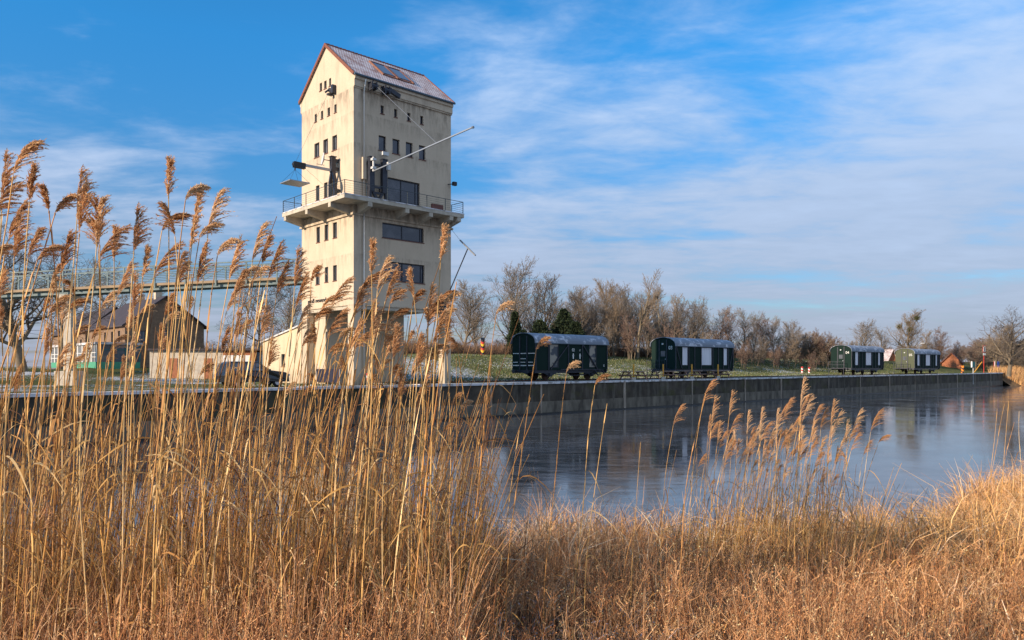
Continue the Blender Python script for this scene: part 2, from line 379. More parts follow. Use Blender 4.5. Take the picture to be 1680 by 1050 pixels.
def quay_wall():
    root = empty('quay_wall', QB); tag(root, 'long dark stained concrete quay wall with white snowy edge above the basin', 'quay wall')
    up = MB(); low = MB(); cop = MB(); jt = MB(); wet = MB()
    def P(t, d, z): e = quay_edge(t); p = quay(t, d+e, z); return (p.x-QB.x, p.y-QB.y, z)
    ts = [-90]+list(range(-60, -8, 6))+[-9]+[x*6.1-9 for x in range(1, 25)]+[142.7]; rq = random.Random(8)
    ts = sorted(set(t_ for t_ in ts if t_ <= 142.7))
    for a, b in zip(ts[:-1], ts[1:]):
        def slab(mb, d0, z0, d1, z1):
            vs = [P(a, d0, z0), P(b, d0, z0), P(b, d1, z0), P(a, d1, z0), P(a, d0, z1), P(b, d0, z1), P(b, d1, z1), P(a, d1, z1)]
            mb.add(vs, [(0,3,2,1),(4,5,6,7),(0,1,5,4),(1,2,6,5),(2,3,7,6),(3,0,4,7)])
        slab(up, 0, 1.05, .55, Q-.11); slab(low, -.06, .13, .6, 1.05); slab(wet, -.075, -1.2, .62, .13)
        q0 = rq.uniform(-.02, .02); slab(cop, -.10+q0, Q-.11, .85, Q+.035+rq.uniform(0, .03))
    # joints placed where the photo shows them, plus regular ones to the left
    cols = [560, 640, 720, 805, 887, 1024, 1135, 1222, 1281, 1359, 1411, 1459, 1501, 1538, 1570, 1599, 1625]
    for i, c in enumerate(cols):
        p, t = at_off(c, 0); w = (.10, .22, .30)[i % 3 if c > 900 else 1]*(1 if c > 1000 else .8)
        vs = [P(t+s*w/2, d, z) for z in (.1, Q-.115) for s, d in ((-1, -.085), (1, -.085), (1, .05), (-1, .05))]
        jt.add(vs, [(0,3,2,1),(4,5,6,7),(0,1,5,4),(1,2,6,5),(2,3,7,6),(3,0,4,7)])
    up.build('upper_wall', M['quay'], root); low.build('lower_wall', M['quay_low'], root); cop.build('coping', M['coping'], root)
    jt.build('joint_strips', M['joint'], root); wet.build('wall_foot', M['wet'], root)
quay_wall()
def water():
    m = bpy.data.materials.new('ice_water'); m.use_nodes = True; nt = m.node_tree; n = nt.nodes.new; l = nt.links.new
    b = nt.nodes['Principled BSDF']; b.inputs['Base Color'].default_value = (.012, .018, .024, 1)
    b.inputs['IOR'].default_value = 1.45; b.inputs['Specular IOR Level'].default_value = .75
    tc = n('ShaderNodeTexCoord'); mp = n('ShaderNodeMapping'); l(tc.outputs['Object'], mp.inputs[0])
    t = n('ShaderNodeTexNoise'); t.inputs['Scale'].default_value = .22; t.inputs['Detail'].default_value = 8; t.inputs['Roughness'].default_value = .7; l(mp.outputs[0], t.inputs['Vector'])
    r = n('ShaderNodeMapRange'); r.inputs[1].default_value = .38; r.inputs[2].default_value = .68; r.inputs[3].default_value = .04; r.inputs[4].default_value = .16; l(t.outputs['Fac'], r.inputs[0]); l(r.outputs[0], b.inputs['Roughness'])
    t3 = n('ShaderNodeTexNoise'); t3.inputs['Scale'].default_value = 1.3; t3.inputs['Detail'].default_value = 9; t3.inputs['Roughness'].default_value = .8; mp3 = n('ShaderNodeMapping'); mp3.inputs['Scale'].default_value = (.35, 1.3, 1); l(tc.outputs['Object'], mp3.inputs[0]); l(mp3.outputs[0], t3.inputs['Vector'])
    r3 = n('ShaderNodeMapRange'); r3.inputs[1].default_value = .44; r3.inputs[2].default_value = .80; l(t3.outputs['Fac'], r3.inputs[0])
    x = n('ShaderNodeMixRGB'); l(r3.outputs[0], x.inputs[0]); x.inputs[1].default_value = (.022, .026, .032, 1); x.inputs[2].default_value = (.22, .23, .25, 1); l(x.outputs[0], b.inputs['Base Color'])
    t2 = n('ShaderNodeTexNoise'); t2.inputs['Scale'].default_value = 1.6; t2.inputs['Detail'].default_value = 4; l(mp.outputs[0], t2.inputs['Vector'])
    bp = n('ShaderNodeBump'); bp.inputs['Strength'].default_value = .055; bp.inputs['Distance'].default_value = .08; l(t2.outputs['Fac'], bp.inputs['Height']); l(bp.outputs[0], b.inputs['Normal'])
    mb = MB(); mb.add([(-300, -40, 0), (900, -40, 0), (900, 900, 0), (-300, 900, 0)], [(0, 1, 2, 3)])
    tag(mb.build('water', m), kind='structure')
water()
# brown bank past the end of the quay
M['deadbank'] = mat('dead_bank', (.24, .15, .07), 1, col2=(.12, .08, .04), nscale=1.5, bump=.8, bscale=6)
def end_bank():
    V = []; Fq = []; ts = list(np.arange(142.71, 240, 1.5)); Ds = list(np.arange(-7.0, 5, .8))
    for t in ts:
        for D in Ds:
            z = -0.6+(Q+.62)*sstep(-5.2+.5*math.sin(t*.4)+2.2*max(0, 1-(t-142.7)/6), 2.5, D)+.1*math.sin(t*1.3+D); p = quay(t, D)
            V.append((p.x, p.y, min(z, Q+.03)))
    n = len(Ds); Fq = [(i*n+j, (i+1)*n+j, (i+1)*n+j+1, i*n+j+1) for i in range(len(ts)-1) for j in range(n-1)]
    tag(np_mesh('harbour_bank', np.array(V), np.array(Fq), M['deadbank'], smooth=True), kind='structure')
end_bank()
# foreground bank
def shore(x):
    w = .35*math.sin(x*1.3)+.25*math.sin(x*2.9+1)
    if x < 3: return 11.6+3.9*sstep(-4, 2, x)+w
    if x < 8: return 15.5+w
    if x < 15: return 15.5+(x-8)*.62+w
    return 19.84+w
def bank_z(x, y):
    ys = shore(x); k = max(-.5, y/ys)
    top = EYE-1.72+.45*sstep(5, 12, x)
    prof = 0.0 if k < 0 else (.55*k+.45*k*k)
    z = top-(top+.02)*prof
    if y < 0: z = top+.02*abs(y)
    if k > 1: z = -.02-(y-ys)*.7
    z += .07*math.sin(x*1.7+y*.9)+.05*math.sin(x*3.1-y*2.3)
    z += 1.05*math.exp(-((x-14.0)/4.2)**2-((y-16.5)/4.5)**2)*(1 if y < shore(x) else max(0, 1-(y-shore(x))*1.2))
    return z
M['soil'] = mat('frosty_soil', (.085, .055, .035), 1, col2=(.30, .29, .31), nscale=2.2, ndetail=9, bump=1, bscale=14, lo=.56, hi=.66)
def bank():
    xs = np.arange(-26, 40, .4); ys = np.arange(-6, 30, .4)
    V = np.array([(x, y, max(bank_z(x, y), -1.2)) for x in xs for y in ys]); n = len(ys)
    keep = [(i*n+j, (i+1)*n+j, (i+1)*n+j+1, i*n+j+1) for i in range(len(xs)-1) for j in range(n-1) if V[i*n+j][2] > -1.0]
    tag(np_mesh('bank', V, np.array(keep), M['soil'], smooth=True), kind='structure')
bank()

# ------------------------------------------------------------------ windows
def rect(u0, v0, u1, v1): return [(u0, v0), (u1, v0), (u1, v1), (u0, v1)]
def window(parent, mk, u0, v0, u1, v1, mull=(), fw=.07, glass='glass', sill=True, trans=()):
    # mk(u, v, depth) -> local point; depth grows into the wall
    f = MB()
    def blk(a, c, b, d, e0, e1):
        vs = [mk(a, c, e0), mk(b, c, e0), mk(b, d, e0), mk(a, d, e0), mk(a, c, e1), mk(b, c, e1), mk(b, d, e1), mk(a, d, e1)]
        f.add(vs, [(0,3,2,1),(4,5,6,7),(0,1,5,4),(1,2,6,5),(2,3,7,6),(3,0,4,7)])
    e0, e1 = .13, .19; g = .003
    blk(u0+g, v0+g, u0+fw, v1-g, e0, e1); blk(u1-fw, v0+g, u1-g, v1-g, e0, e1)
    blk(u0+fw, v0+g, u1-fw, v0+fw, e0, e1); blk(u0+fw, v1-fw, u1-fw, v1-g, e0, e1)
    for u in mull: blk(u-fw*.45, v0+fw, u+fw*.45, v1-fw, e0+.005, e1)
    for v in trans: blk(u0+fw, v-fw*.3, u1-fw, v+fw*.3, e0+.008, e1)
    w = f.build('window', M['frame'], parent)
    p = MB(); p.add([mk(u0+fw, v0+fw, .172), mk(u1-fw, v0+fw, .172), mk(u1-fw, v1-fw, .172), mk(u0+fw, v1-fw, .172)], [(0, 1, 2, 3)])
    p.build('pane', M[glass], w)
    if sill:
        s = MB(); vs = [mk(a, c, e) for e in (-.05, .125) for a, c in ((u0-.04, v0-.05), (u1+.04, v0-.05), (u1+.04, v0-.004), (u0-.04, v0-.004))]
        s.add(vs, [(0,3,2,1),(4,5,6,7),(0,1,5,4),(1,2,6,5),(2,3,7,6),(3,0,4,7)]); s.build('sill', M['sill'], w)
    return w

# ------------------------------------------------------------------ the tower
TW, TL = 8.7, 7.64           # front width (x), left face depth (y)
ZB, ZE, ZR = 5.68, 22.02, 25.1
tower = empty('harbour_tower', TC, ROT)
tag(tower, 'tall cream plastered loading tower with steep snowy tiled roof standing on columns', 'tower')
def z1(x, y): return (450+x*.2024, 50+y*.2024)
def z2(x, y): return (450+x*.2024, 240+y*.2024)
def z3(x, y): return (420+x*.2202, 420+y*.2202)
def frect(zf, x0, yt, x1, yb):   # opening on the front face from its top-left and bottom-left corners
    a = loc_on(*zf(x0, yt), 'y', 0); b = loc_on(*zf(x1, yt), 'y', 0); c = loc_on(*zf(x0, yb), 'y', 0)
    return (a.x, c.z, b.x, a.z)
def lrect(zf, x0, x1, yt, yb):   # left face: yt, yb measured at the right edge x1
    a = loc_on(*zf(x0, yt), 'x', 0); b = loc_on(*zf(x1, yt), 'x', 0); c = loc_on(*zf(x1, yb), 'x', 0)
    return (b.y, c.z, a.y, b.z)
front_w = []
for x0, x1, yt, yb in ((862, 888, 605, 672), (972, 996, 634, 700), (1078, 1104, 664, 730), (1183, 1208, 690, 757)):
    front_w.append((frect(z1, x0, yt, x1, yb), (), 'glass', ()))
for x0, x1, yt, yb in ((846, 906, 847, 968), (958, 1016, 874, 994), (1066, 1122, 901, 1018), (1173, 1226, 927, 1042)):
    front_w.append((frect(z1, x0, yt, x1, yb), (), 'glass', ()))
def fr(x0, y0, x1, yb): return frect(lambda a, b: (a, b), x0, y0, x1, yb)
big = fr(636, 290.2, 688.8, 331.5); m_ = loc_on(659.5, 300, 'y', 0).x
front_w.append(((big[0], 13.12, big[2], big[3]), (m_, big[2]-.32), 'glass', ()))
w2 = fr(627.2, 364.5, 695.3, 389.5); front_w.append((w2, (loc_on(661, 370, 'y', 0).x, loc_on(691, 370, 'y', 0).x), 'glass', ()))
w3 = fr(630.5, 427.8, 696.6, 459.5); front_w.append((w3, (loc_on(661.6, 430, 'y', 0).x, loc_on(692, 430, 'y', 0).x), 'glass', ()))
left_w = []
for x0, x1, yt, yb in ((368, 387, 420, 484), (404, 424, 402, 466), (444, 461, 382, 446), (327, 345, 673, 738), (378, 396, 647, 712), (432, 452, 620, 686), (487, 505, 594, 661),
                       (325, 365, 903, 1020), (397, 435, 873, 990), (470, 508, 842, 962)):
    left_w.append((lrect(z1, x0, x1, yt, yb), ()))
for x0, x1, yt, yb in ((337, 366, 312, 436), (403, 432, 288, 412), (462, 505, 262, 392), (342, 370, 650, 776), (408, 438, 630, 757), (476, 508, 612, 739)):
    left_w.append((lrect(z2, x0, x1, yt, yb), ()))
for x0, x1, yt, yb in ((445, 474, 92, 210), (512, 538, 80, 193), (574, 602, 66, 182)):
    left_w.append((lrect(z3, x0, x1, yt, yb), ()))
def fk(u, v, d=0.0): return (u, d, v)
def lk(u, v, d=0.0): return (d, u, v)
wall = MB()
wall.holed(rect(0, ZB, TW, ZE), [rect(*r[0]) for r in front_w], lambda u, v: (u, 0, v), (0, .2, 0))
wall.holed([(0, ZB), (TL, ZB), (TL, ZE), (TL/2, ZR), (0, ZE)], [rect(*r[0]) for r in left_w], lambda u, v: (0, u, v), (.2, 0, 0))
wall.add([(TW, 0, ZB), (TW, TL, ZB), (TW, TL, ZE), (TW, TL/2, ZR), (TW, 0, ZE)], [(0, 1, 2, 3, 4)])
wall.add([(0, TL, ZB), (TW, TL, ZB), (TW, TL, ZE), (0, TL, ZE)], [(3, 2, 1, 0)])
wall.add([(0, 0, ZB), (TW, 0, ZB), (TW, TL, ZB), (0, TL, ZB)], [(0, 1, 2, 3)])
wo = wall.build('wall', M['plaster'], tower)
for r, mu, g, tr in front_w: window(tower, fk, *r, mull=mu, fw=.085 if r[2]-r[0] > 1 else .06, trans=tr)
for r, mu in left_w:
    tall = r[2]-r[0] > .0
    window(tower, lk, *r, mull=((r[0]+r[2])/2,) if r[2]-r[0] > .5 else (), fw=.055, glass='glassgrey')
# columns and core of the open ground floor
for (x0, y0, x1, y1, c) in ((0, 0, .62, .78, 1), (0, TL-.8, .62, TL, 1), (TW-.62, 0, TW, .78, 1), (TW-.62, TL-.8, TW, TL, 1)):
    MB().box(x0+.003, y0+.003, 0, x1-.003, y1-.003, ZB).build('column', M['plaster'], tower, bevel=.02)
core = MB(); YC = 5.1; k0 = loc_on(627, 525, 'y', YC); k1 = loc_on(646, 541, 'y', YC)
core.holed(rect(.64, 0, 7.8, ZB-.01), [rect(k0.x, k1.z, k1.x, k0.z)], lambda u, v: (u, YC, v), (0, .25, 0))
core.add([(.64, YC, 0), (.64, TL-.01, 0), (7.8, TL-.01, 0), (7.8, YC, 0), (.64, YC, ZB-.01), (.64, TL-.01, ZB-.01), (7.8, TL-.01, ZB-.01), (7.8, YC, ZB-.01)], [(0,1,5,4),(1,2,6,5),(2,3,7,6)])
core.build('stair_core', M['plaster'], tower)
cwn = MB(); cwn.box(k0.x+.01, YC+.15, k1.z+.01, (k0.x+k1.x)/2-.04, YC+.2, k0.z-.01); cwn.box((k0.x+k1.x)/2+.04, YC+.15, k1.z+.01, k1.x-.01, YC+.2, k0.z-.01); cwn.box((k0.x+k1.x)/2-.04, YC+.14, k1.z+.01, (k0.x+k1.x)/2+.04, YC+.21, k0.z-.01); cwn.build('core_window', M['lamp'], tower)
MB().box(.7, YC-.12, k1.z-.35, 7.75, YC-.003, k1.z-.15).build('core_ledge', M['plaster'], tower)
# beams round the underside
ub = MB(); ub.box(.1, .1, ZB-.25, TW-.1, .45, ZB-.004); ub.box(.1, .46, ZB-.25, .45, TL-.1, ZB-.004); ub.build('soffit_beam', M['concrete'], tower)
# corner pilaster, string courses, cornice
tr = MB(); tr.box(-.02, -.06, .02, .58, -.003, ZE-.98); tr.build('pilaster', M['plaster'], tower)
sc = MB()
def ring(mb, z0, z1, p, sides='flbr'):
    if 'f' in sides: mb.box(-p, -p, z0, TW+p, -.002, z1)
    if 'l' in sides: mb.box(-p, 0, z0, -.002, TL+p, z1)
    if 'r' in sides: mb.box(TW+.002, 0, z0, TW+p, TL+p, z1)
ring(sc, 12.02, 12.16, .13); ring(sc, 12.16, 12.62, .05); sc.build('string_course', M['plaster'], tower)
cn = MB()
def step(p0, z0, z1, m=cn):
    m.box(-.02, -p0, z0, TW+.04, -.004, z1); m.box(-.02, TL+.004, z0, TW+.04, TL+p0, z1)
step(.10, ZE-1.05, ZE-.93); step(.16, ZE-.93, ZE-.48); step(.20, ZE-.48, ZE-.44); step(.26, ZE-.44, ZE-.05)
cn.build('cornice', M['plaster'], tower)
# roof
rf = empty('x', (0, 0, 0)); bpy.data.objects.remove(rf)
run = TL/2; rise = ZR-ZE; sl_ = math.hypot(run, rise); nx = Vector((0, -rise, run)).normalized()
def slope(mb, x0, x1, s0, s1, h0, h1, side=1):
    # s: metres down from the ridge, h: height above the slope plane
    def p(x, s, h):
        y = run-run*s/sl_; z = ZR-rise*s/sl_; q = Vector((x, y, z))+nx*h
        return (q.x, q.y if side > 0 else TL-q.y, q.z)
    vs = [p(x0, s0, h0), p(x1, s0, h0), p(x1, s1, h0), p(x0, s1, h0), p(x0, s0, h1), p(x1, s0, h1), p(x1, s1, h1), p(x0, s1, h1)]
    mb.add(vs, [(0,3,2,1),(4,5,6,7),(0,1,5,4),(1,2,6,5),(2,3,7,6),(3,0,4,7)])
M['skyglass'] = mat('roof_light_glass', (.015, .05, .10), .08, spec=.8)
rm = MB(); slope(rm, -.10, TW+.12, 0, sl_+.28, .005, .10); slope(rm, -.10, TW+.12, 0, sl_+.28, .005, .10, -1)
roof = rm.build('roof', M['roof'], tower)
for sd in (1, -1):
    vg = MB(); slope(vg, -.16, -.06, 0, sl_+.28, .10, .14, sd); slope(vg, -.16, -.104, 0, sl_+.28, -.08, .10, sd); vg.build('verge_tiles', M['tile_red'], roof)
    vg = MB(); slope(vg, TW+.08, TW+.17, 0, sl_+.28, .10, .15, sd); vg.build('verge_tiles', M['tile_red'], roof)
rd = MB()
for i in range(26):
    x = -.15+i*(TW+.3)/26; rd.tube([(x, run, ZR+.05), (x+.36, run, ZR+.075)], [.12, .14], 8)
rd.build('ridge_tiles', M['tile_red'], roof)
gt = MB(); yg = -run*.42/sl_*1.0-.06; gt.tube([(-.12, -.34, ZE-.17), (TW+.14, -.34, ZE-.17)], .085, 8); gt.build('gutter', M['zinc'], roof)
gb = MB(); gb.tube([(-.12, TL+.34, ZE-.17), (TW+.14, TL+.34, ZE-.17)], .085, 8); gb.build('gutter', M['zinc'], roof)
# roof lights with copper flashing
def on_slope(px, py):
    o = Vector((0, 0, EYE))-TC; r = ray(px, py); lo = Vector((o.dot(D1), o.dot(D2), o.z)); lr = Vector((r.dot(D1), r.dot(D2), r.z))
    p0 = Vector((0, 0, ZE)); k = (p0-lo).dot(nx)/lr.dot(nx); q = lo+lr*k
    return q.x, (run-q.y)*sl_/run
ra = on_slope(*z1(760, 262)); rb = on_slope(*z1(1130, 450)); rc = on_slope(*z1(1000, 332))
sx0 = ra[0]; sx1 = max(rb[0], rc[0]); s0 = ra[1]; s1 = min(rb[1], sl_-.5)
print('ROOFLIGHT', ra, rb, rc)
mid_ = (sx0+sx1)/2
for a, b in ((sx0, mid_-.02), (mid_+.02, sx1)):
    g = MB(); slope(g, a, a+.12, s0, s1, .10, .22); slope(g, b-.12, b, s0, s1, .10, .22); slope(g, a+.12, b-.12, s0, s0+.12, .10, .22); slope(g, a+.12, b-.12, s1-.35, s1, .10, .16)
    wdw = g.build('roof_window', M['copper'], roof)
    p = MB(); slope(p, a+.12, b-.12, s0+.12, s1-.35, .11, .19); p.build('pane', M['skyglass'] if 'skyglass' in M else M['glass'], wdw)
# drainpipe
dp = MB(); xd = .78
dp.tube([(xd, -.36, ZE-.36), (xd, -.13, ZE-1.2), (xd, -.13, 12.75)], .05, 8); dp.tube([(xd, -.13, 12.6), (xd, -.13, .05)], .05, 8)
dp.build('drainpipe', M['pipe'], tower, smooth=True)
# balcony
ba, bb = 1.6, 1.5; zt = 13.05
slb = MB(); poly = [(-ba, -bb), (TW+.1, -bb), (TW+.1, -.004), (-.004, -.004), (-.004, TL+.05), (-ba, TL+.05)]
slb.prism(poly, 'z', zt-.30, zt); balc = slb.build('balcony', M['concrete'], tower)
sn = MB(); sn.prism([(x*1.0, y) for x, y in [(-ba-.02, -bb-.02), (TW+.12, -bb-.02), (TW+.12, -bb+.2), (-ba+.2, -bb+.2), (-ba+.2, TL+.06), (-ba-.02, TL+.06)]], 'z', zt-.05, zt+.025); sn.build('snowy_edge', M['coping'], balc)
for y in (.55, 3.9, TL-.35):
    b = MB(); b.prism([(-ba+.02, zt-.304), (-ba+.02, zt-.62), (-.004, zt-.95), (-.004, zt-.304)], 'y', y-.17, y+.17); b.build('bracket', M['concrete'], balc)
for x in (.45, 3.56, 5.68, 7.6, TW-.35):
    b = MB(); b.prism([(-bb+.02, zt-.304), (-bb+.02, zt-.62), (-.06, zt-.95), (-.06, zt-.304)], 'x', x-.17, x+.17); b.build('bracket', M['concrete'], balc)
rl = MB(); H = .92
path = [(-.03, TL), (-ba+.06, TL), (-ba+.06, -bb+.06), (TW+.04, -bb+.06), (TW+.04, -.03)]
for (xa, ya), (xb, yb) in zip(path[:-1], path[1:]):
    L = math.hypot(xb-xa, yb-ya); n_ = max(1, round(L/1.75))
    for i in range(n_+1):
        x = xa+(xb-xa)*i/n_; y = ya+(yb-ya)*i/n_; rl.bar((x, y, zt+.03), (x, y, zt+H), .035, .045)
    rl.tube([(xa, ya, zt+H), (xb, yb, zt+H)], .022, 6)
    for k in range(1, 6): rl.tube([(xa, ya, zt+H*k/6.2), (xb, yb, zt+H*k/6.2)], .007, 4)
rl.build('railing', M['rail'], balc)
MB().box(5.9, -bb+.14, zt+.03, 6.9, -bb+.35, zt+.42).build('balcony_box', M['sill'], tower)
# lettering on the left face
tp = loc_on(505.5, 499.2, 'x', 0); tq = loc_on(556, 488.5, 'x', 0); print('TEXT', tp, tq)
tx = text_mesh('lettering', 'groß neuendorf a/Oder', .46, M['steel'], tower, (-.02, tp.y, (tp.z+tq.z)/2-.05), (R(90), 0, R(-90)), .02, 'LEFT')
k_ = (tp.y-.45)/max(.1, max(v.co.x for v in tx.data.vertices)); tx.scale = (min(1.2, k_), 1, 1)

# --- cranes and machinery fixed to the tower
def wall_crane_left():
    c = MB(); a = loc_on(546, 258, 'x', -.45); yc = a.y; ztop = a.z; zj = loc_on(546, 283, 'x', -.45).z
    c.box(-.62, yc-.17, zj, -.30, yc+.17, ztop); c.box(-.68, yc-.22, ztop, -.24, yc+.22, ztop+.05)
    for s in (-1, 1):
        c.bar((-.46, yc+s*.10, zj+.02), (-.46, yc+s*.36, zj-.7), .17, .22, up=(1, 0, 0)); c.bar((-.46, yc+s*.36, zj-.66), (-.46, yc+s*.36, 13.08), .17, .22, up=(1, 0, 0))
    c.box(-.30, yc-.10, zj+.2, -.003, yc+.10, zj+.4); c.box(-.30, yc-.10, ztop-.3, -.003, yc+.10, ztop-.1); c.box(-.35, yc-.3, 14.0, -.003, yc+.3, 14.1)
    o = c.build('crane_mast', M['steel'], tower)
    # arm straight out from the wall, with head pulley
    e = loc_on(484, 268, 'y', yc); ar = MB(); zs = loc_on(542, 279, 'y', yc).z
    ar.bar((-.62, yc, zs), (e.x, yc, e.z), .16, .17); ar.build('crane_arm', M['galv'], o)
    h = MB(); h.box(e.x-.12, yc-.13, e.z-.28, e.x+.75, yc-.06, e.z+.12); h.box(e.x-.12, yc+.06, e.z-.28, e.x+.75, yc+.13, e.z+.12); h.tube([(e.x, yc-.15, e.z-.05), (e.x, yc+.15, e.z-.05)], .16, 12); h.build('pulley_head', M['black'], o)
    # hanging platform and its ropes
    zp = loc_on(486, 301, 'y', yc).z; pl = MB(); pl.box(e.x-.75, yc-.75, zp-.03, e.x+.75, yc+.75, zp+.03); po = pl.build('load_platform', M['galv'], tower)
    rp = MB(); zk = zp+.95
    for i in (-1, 1):
        for j in (-1, 1): rp.tube([(e.x, yc, zk), (e.x+.7*i, yc+.7*j, zp+.03)], .009, 4)
    rp.tube([(e.x, yc, zk), (e.x, yc, e.z-.2)], .014, 4); rp.tube([(e.x, yc, zk-.03), (e.x, yc, zk+.12)], .05, 6); rp.build('sling', M['steel'], po)
    # cable up to the gable winch
    g = loc_on(*z1(465, 480), 'x', -.2)
    w = MB(); w.box(-.30, g.y-.30, g.z-.3, -.003, g.y-.05, g.z+.3); w.tube([(-.35, g.y+.02, g.z-.05), (-.05, g.y+.3, g.z-.05)], .16, 10); w.box(-.5, g.y-.02, g.z-.42, -.1, g.y+.22, g.z-.3); w.tube([(-.4, g.y+.1, g.z-.05), (-.62, g.y+.2, g.z-.25)], .07, 8)
    w.build('gable_winch', M['steel'], tower)
    cb = MB(); cb.tube([(-.4, g.y+.2, g.z-.3), (e.x+.05, yc, e.z+.1)], .009, 4); cb.tube([(e.x+.6, yc, e.z-.1), (-.05, yc+.9, 14.1)], .009, 4); cb.build('hoist_cable', M['steel'], o)
    # satellite dish
    d = loc_on(532, 262, 'x', -.9); ds = MB(); n = 16
    for k in range(3):
        pass
    vs = [(d.x, d.y, d.z)]; fs = []
    ax = Vector((-.93, .33, .18)).normalized(); u = ax.cross(Vector((0, 0, 1))).normalized(); v = u.cross(ax)
    for ring_, (rr, dd) in enumerate(((.2, .015), (.38, .07), (.5, .13))):
        for k in range(n):
            t = 2*math.pi*k/n; q = Vector(d)+ax*dd+(u*math.cos(t)*.86+v*math.sin(t))*rr; vs.append(tuple(q))
    for k in range(n): fs.append((0, 1+k, 1+(k+1) % n))
    for r_ in range(2):
        for k in range(n): fs.append((1+r_*n+k, 1+r_*n+(k+1) % n, 1+(r_+1)*n+(k+1) % n, 1+(r_+1)*n+k))
    ds.add(vs, fs); dob = ds.build('satellite_dish', M['lamp'], tower, smooth=True)
    sm = dob.modifiers.new('t', 'SOLIDIFY'); sm.thickness = .02
    st = MB(); st.tube([tuple(d), (-.3, yc+.17, d.z-.05)], .03, 6); st.tube([tuple(Vector(d)-Vector((0, 0, .4))), tuple(Vector(d)+Vector((-.5, .2, -.35)))], .02, 5); st.build('dish_arm', M['steel'], dob)
wall_crane_left()
def wall_crane_front():
    a = loc_on(609.5, 258, 'y', -.55); b = loc_on(630.5, 260, 'y', -.55); ztop = a.z; zc = ztop-2.4
    c = MB(); yc = -.5
    for i, x in enumerate((a.x, b.x)):
        zt_ = ztop
        c.box(x-.20, yc-.16, zc, x+.20, yc+.16, zt_); c.box(x-.24, yc-.2, zt_, x+.24, yc+.2, zt_+.05)
        if i == 0:
            c.box(x-.20, yc-.12, 13.08, x-.02, yc+.12, zc); c.bar((x+.1, yc, zc+.02), (x+.62, yc, 13.08), .17, .2, up=(0, 1, 0))
        else:
            c.bar((x-.1, yc, zc+.02), (x-.55, yc, 13.08), .17, .2, up=(0, 1, 0)); c.bar((x+.1, yc, zc+.02), (x+.22, yc, 13.08), .17, .2, up=(0, 1, 0))
    for z in (ztop-.45, zc+.35, zc-.05): c.box(a.x+.20, yc-.06, z-.07, b.x-.20, yc+.06, z+.07)
    for x in (a.x, b.x):
        for z in (ztop-.3, zc+.3): c.box(x-.1, yc+.16, z-.1, x+.1, -.003, z+.1)
    o = c.build('crane_frame', M['steel'], tower)
    wp = MB(); wp.box(a.x-.55, -.33, ztop-1.55, a.x-.28, -.004, ztop-.02); wp.build('counterweight_box', M['plaster'], o)
    s = loc_on(612, 281, 'y', -.75); e = loc_on(774.8, 209, 'x', s.x); print('BOOM', s, e)
    bm = MB(); bm.bar(tuple(s), tuple(e), .075, .075); bm.tube([tuple(e), (e.x, e.y-.12, e.z-.02)], .08, 6); bo = bm.build('crane_boom', M['galv'], o)
    hb = MB(); hb.box(a.x-.15, -.95, s.z+.15, a.x+.15, -.67, s.z+.3); hb.box(a.x-.15, -.95, s.z+.75, a.x+.15, -.67, s.z+.9); hb.tube([(a.x, -.8, s.z), (a.x, -.8, s.z+1.0)], .07, 8); hb.build('boom_hinge', M['lamp'], o); hb = MB(); hb.box(b.x+.1, -.9, s.z+.3, b.x+.32, -.67, s.z+.85); hb.build('winch_motor', M['lamp'], o)
    # head pulleys at the cornice
    p1 = loc_on(*z1(800, 455), 'y', -.5); p2 = loc_on(*z1(905, 490), 'y', -.5)
    hd = MB()
    for p in (p1, p2):
        hd.box(p.x-.22, -.75, p.z-.28, p.x-.12, -.27, p.z+.32); hd.box(p.x+.12, -.75, p.z-.22, p.x+.22, -.27, p.z+.3); hd.tube([(p.x-.26, -.6, p.z), (p.x+.3, -.6, p.z)], .17, 12); hd.box(p.x-.3, -.35, p.z+.2, p.x+.3, -.27, p.z+.3)
    hd.bar((p2.x+.25, -.6, p2.z+.1), (p2.x+1.15, -.55, p2.z-.15), .22, .3); hd.build('pulley_block', M['steel'], tower)
    f = loc_on(*z1(1315, 900), 'x', s.x); f = s.lerp(e, max(0, min(1, (f-s).length/(e-s).length)))
    cb = MB(); cb.tube([(p1.x+.2, -.7, p1.z), tuple(f)], .016, 5); cb.build('boom_cable', M['galv'], o)
    sp = MB(); q = loc_on(631, 251, 'y', -.35); sp.tube([(q.x, -.004, q.z-.05), (q.x, -.45, q.z)], .05, 8); sp.box(q.x-.25, -.52, q.z-.2, q.x+.25, -.3, q.z+.05); sp.build('floodlight', M['lamp'], tower)
    fl = loc_on(735, 300, 'y', -.4); f2 = MB(); f2.bar((TW-.3, -.004, fl.z), (TW-.1, -.4, fl.z), .06); f2.box(TW-.2, -.62, fl.z-.14, TW+.12, -.38, fl.z+.14); f2.build('floodlight', M['black'], tower)
wall_crane_front()
def side_boom():
    a = loc_on(729, 492, 'y', -.35); c = MB(); c.box(a.x-.22, -.55, a.z-.55, a.x+.22, -.003, a.z+.1); c.box(a.x-.3, -.45, a.z-1.0, a.x-.05, -.003, a.z-.6)
    o = c.build('boom_bracket', M['steel'], tower)
    e = loc_on(767.4, 408, 'x', a.x+.1); s = (a.x+.1, -.45, a.z+.05)
    p = MB(); p.tube([s, tuple(e)], .045, 6); p.build('boom', M['steel'], o)
    q1 = loc_on(754.8, 394, 'x', e.x); q2 = loc_on(780, 419, 'x', e.x); p = MB(); p.bar(tuple(q1), tuple(q2), .09); p.build('boom_crossbar', M['galv'], o)
    u = loc_on(739.5, 375, 'y', -.02); p = MB(); p.tube([tuple(u), tuple(q1)], .014, 4); p.build('stay_cable', M['steel'], o)
side_boom()
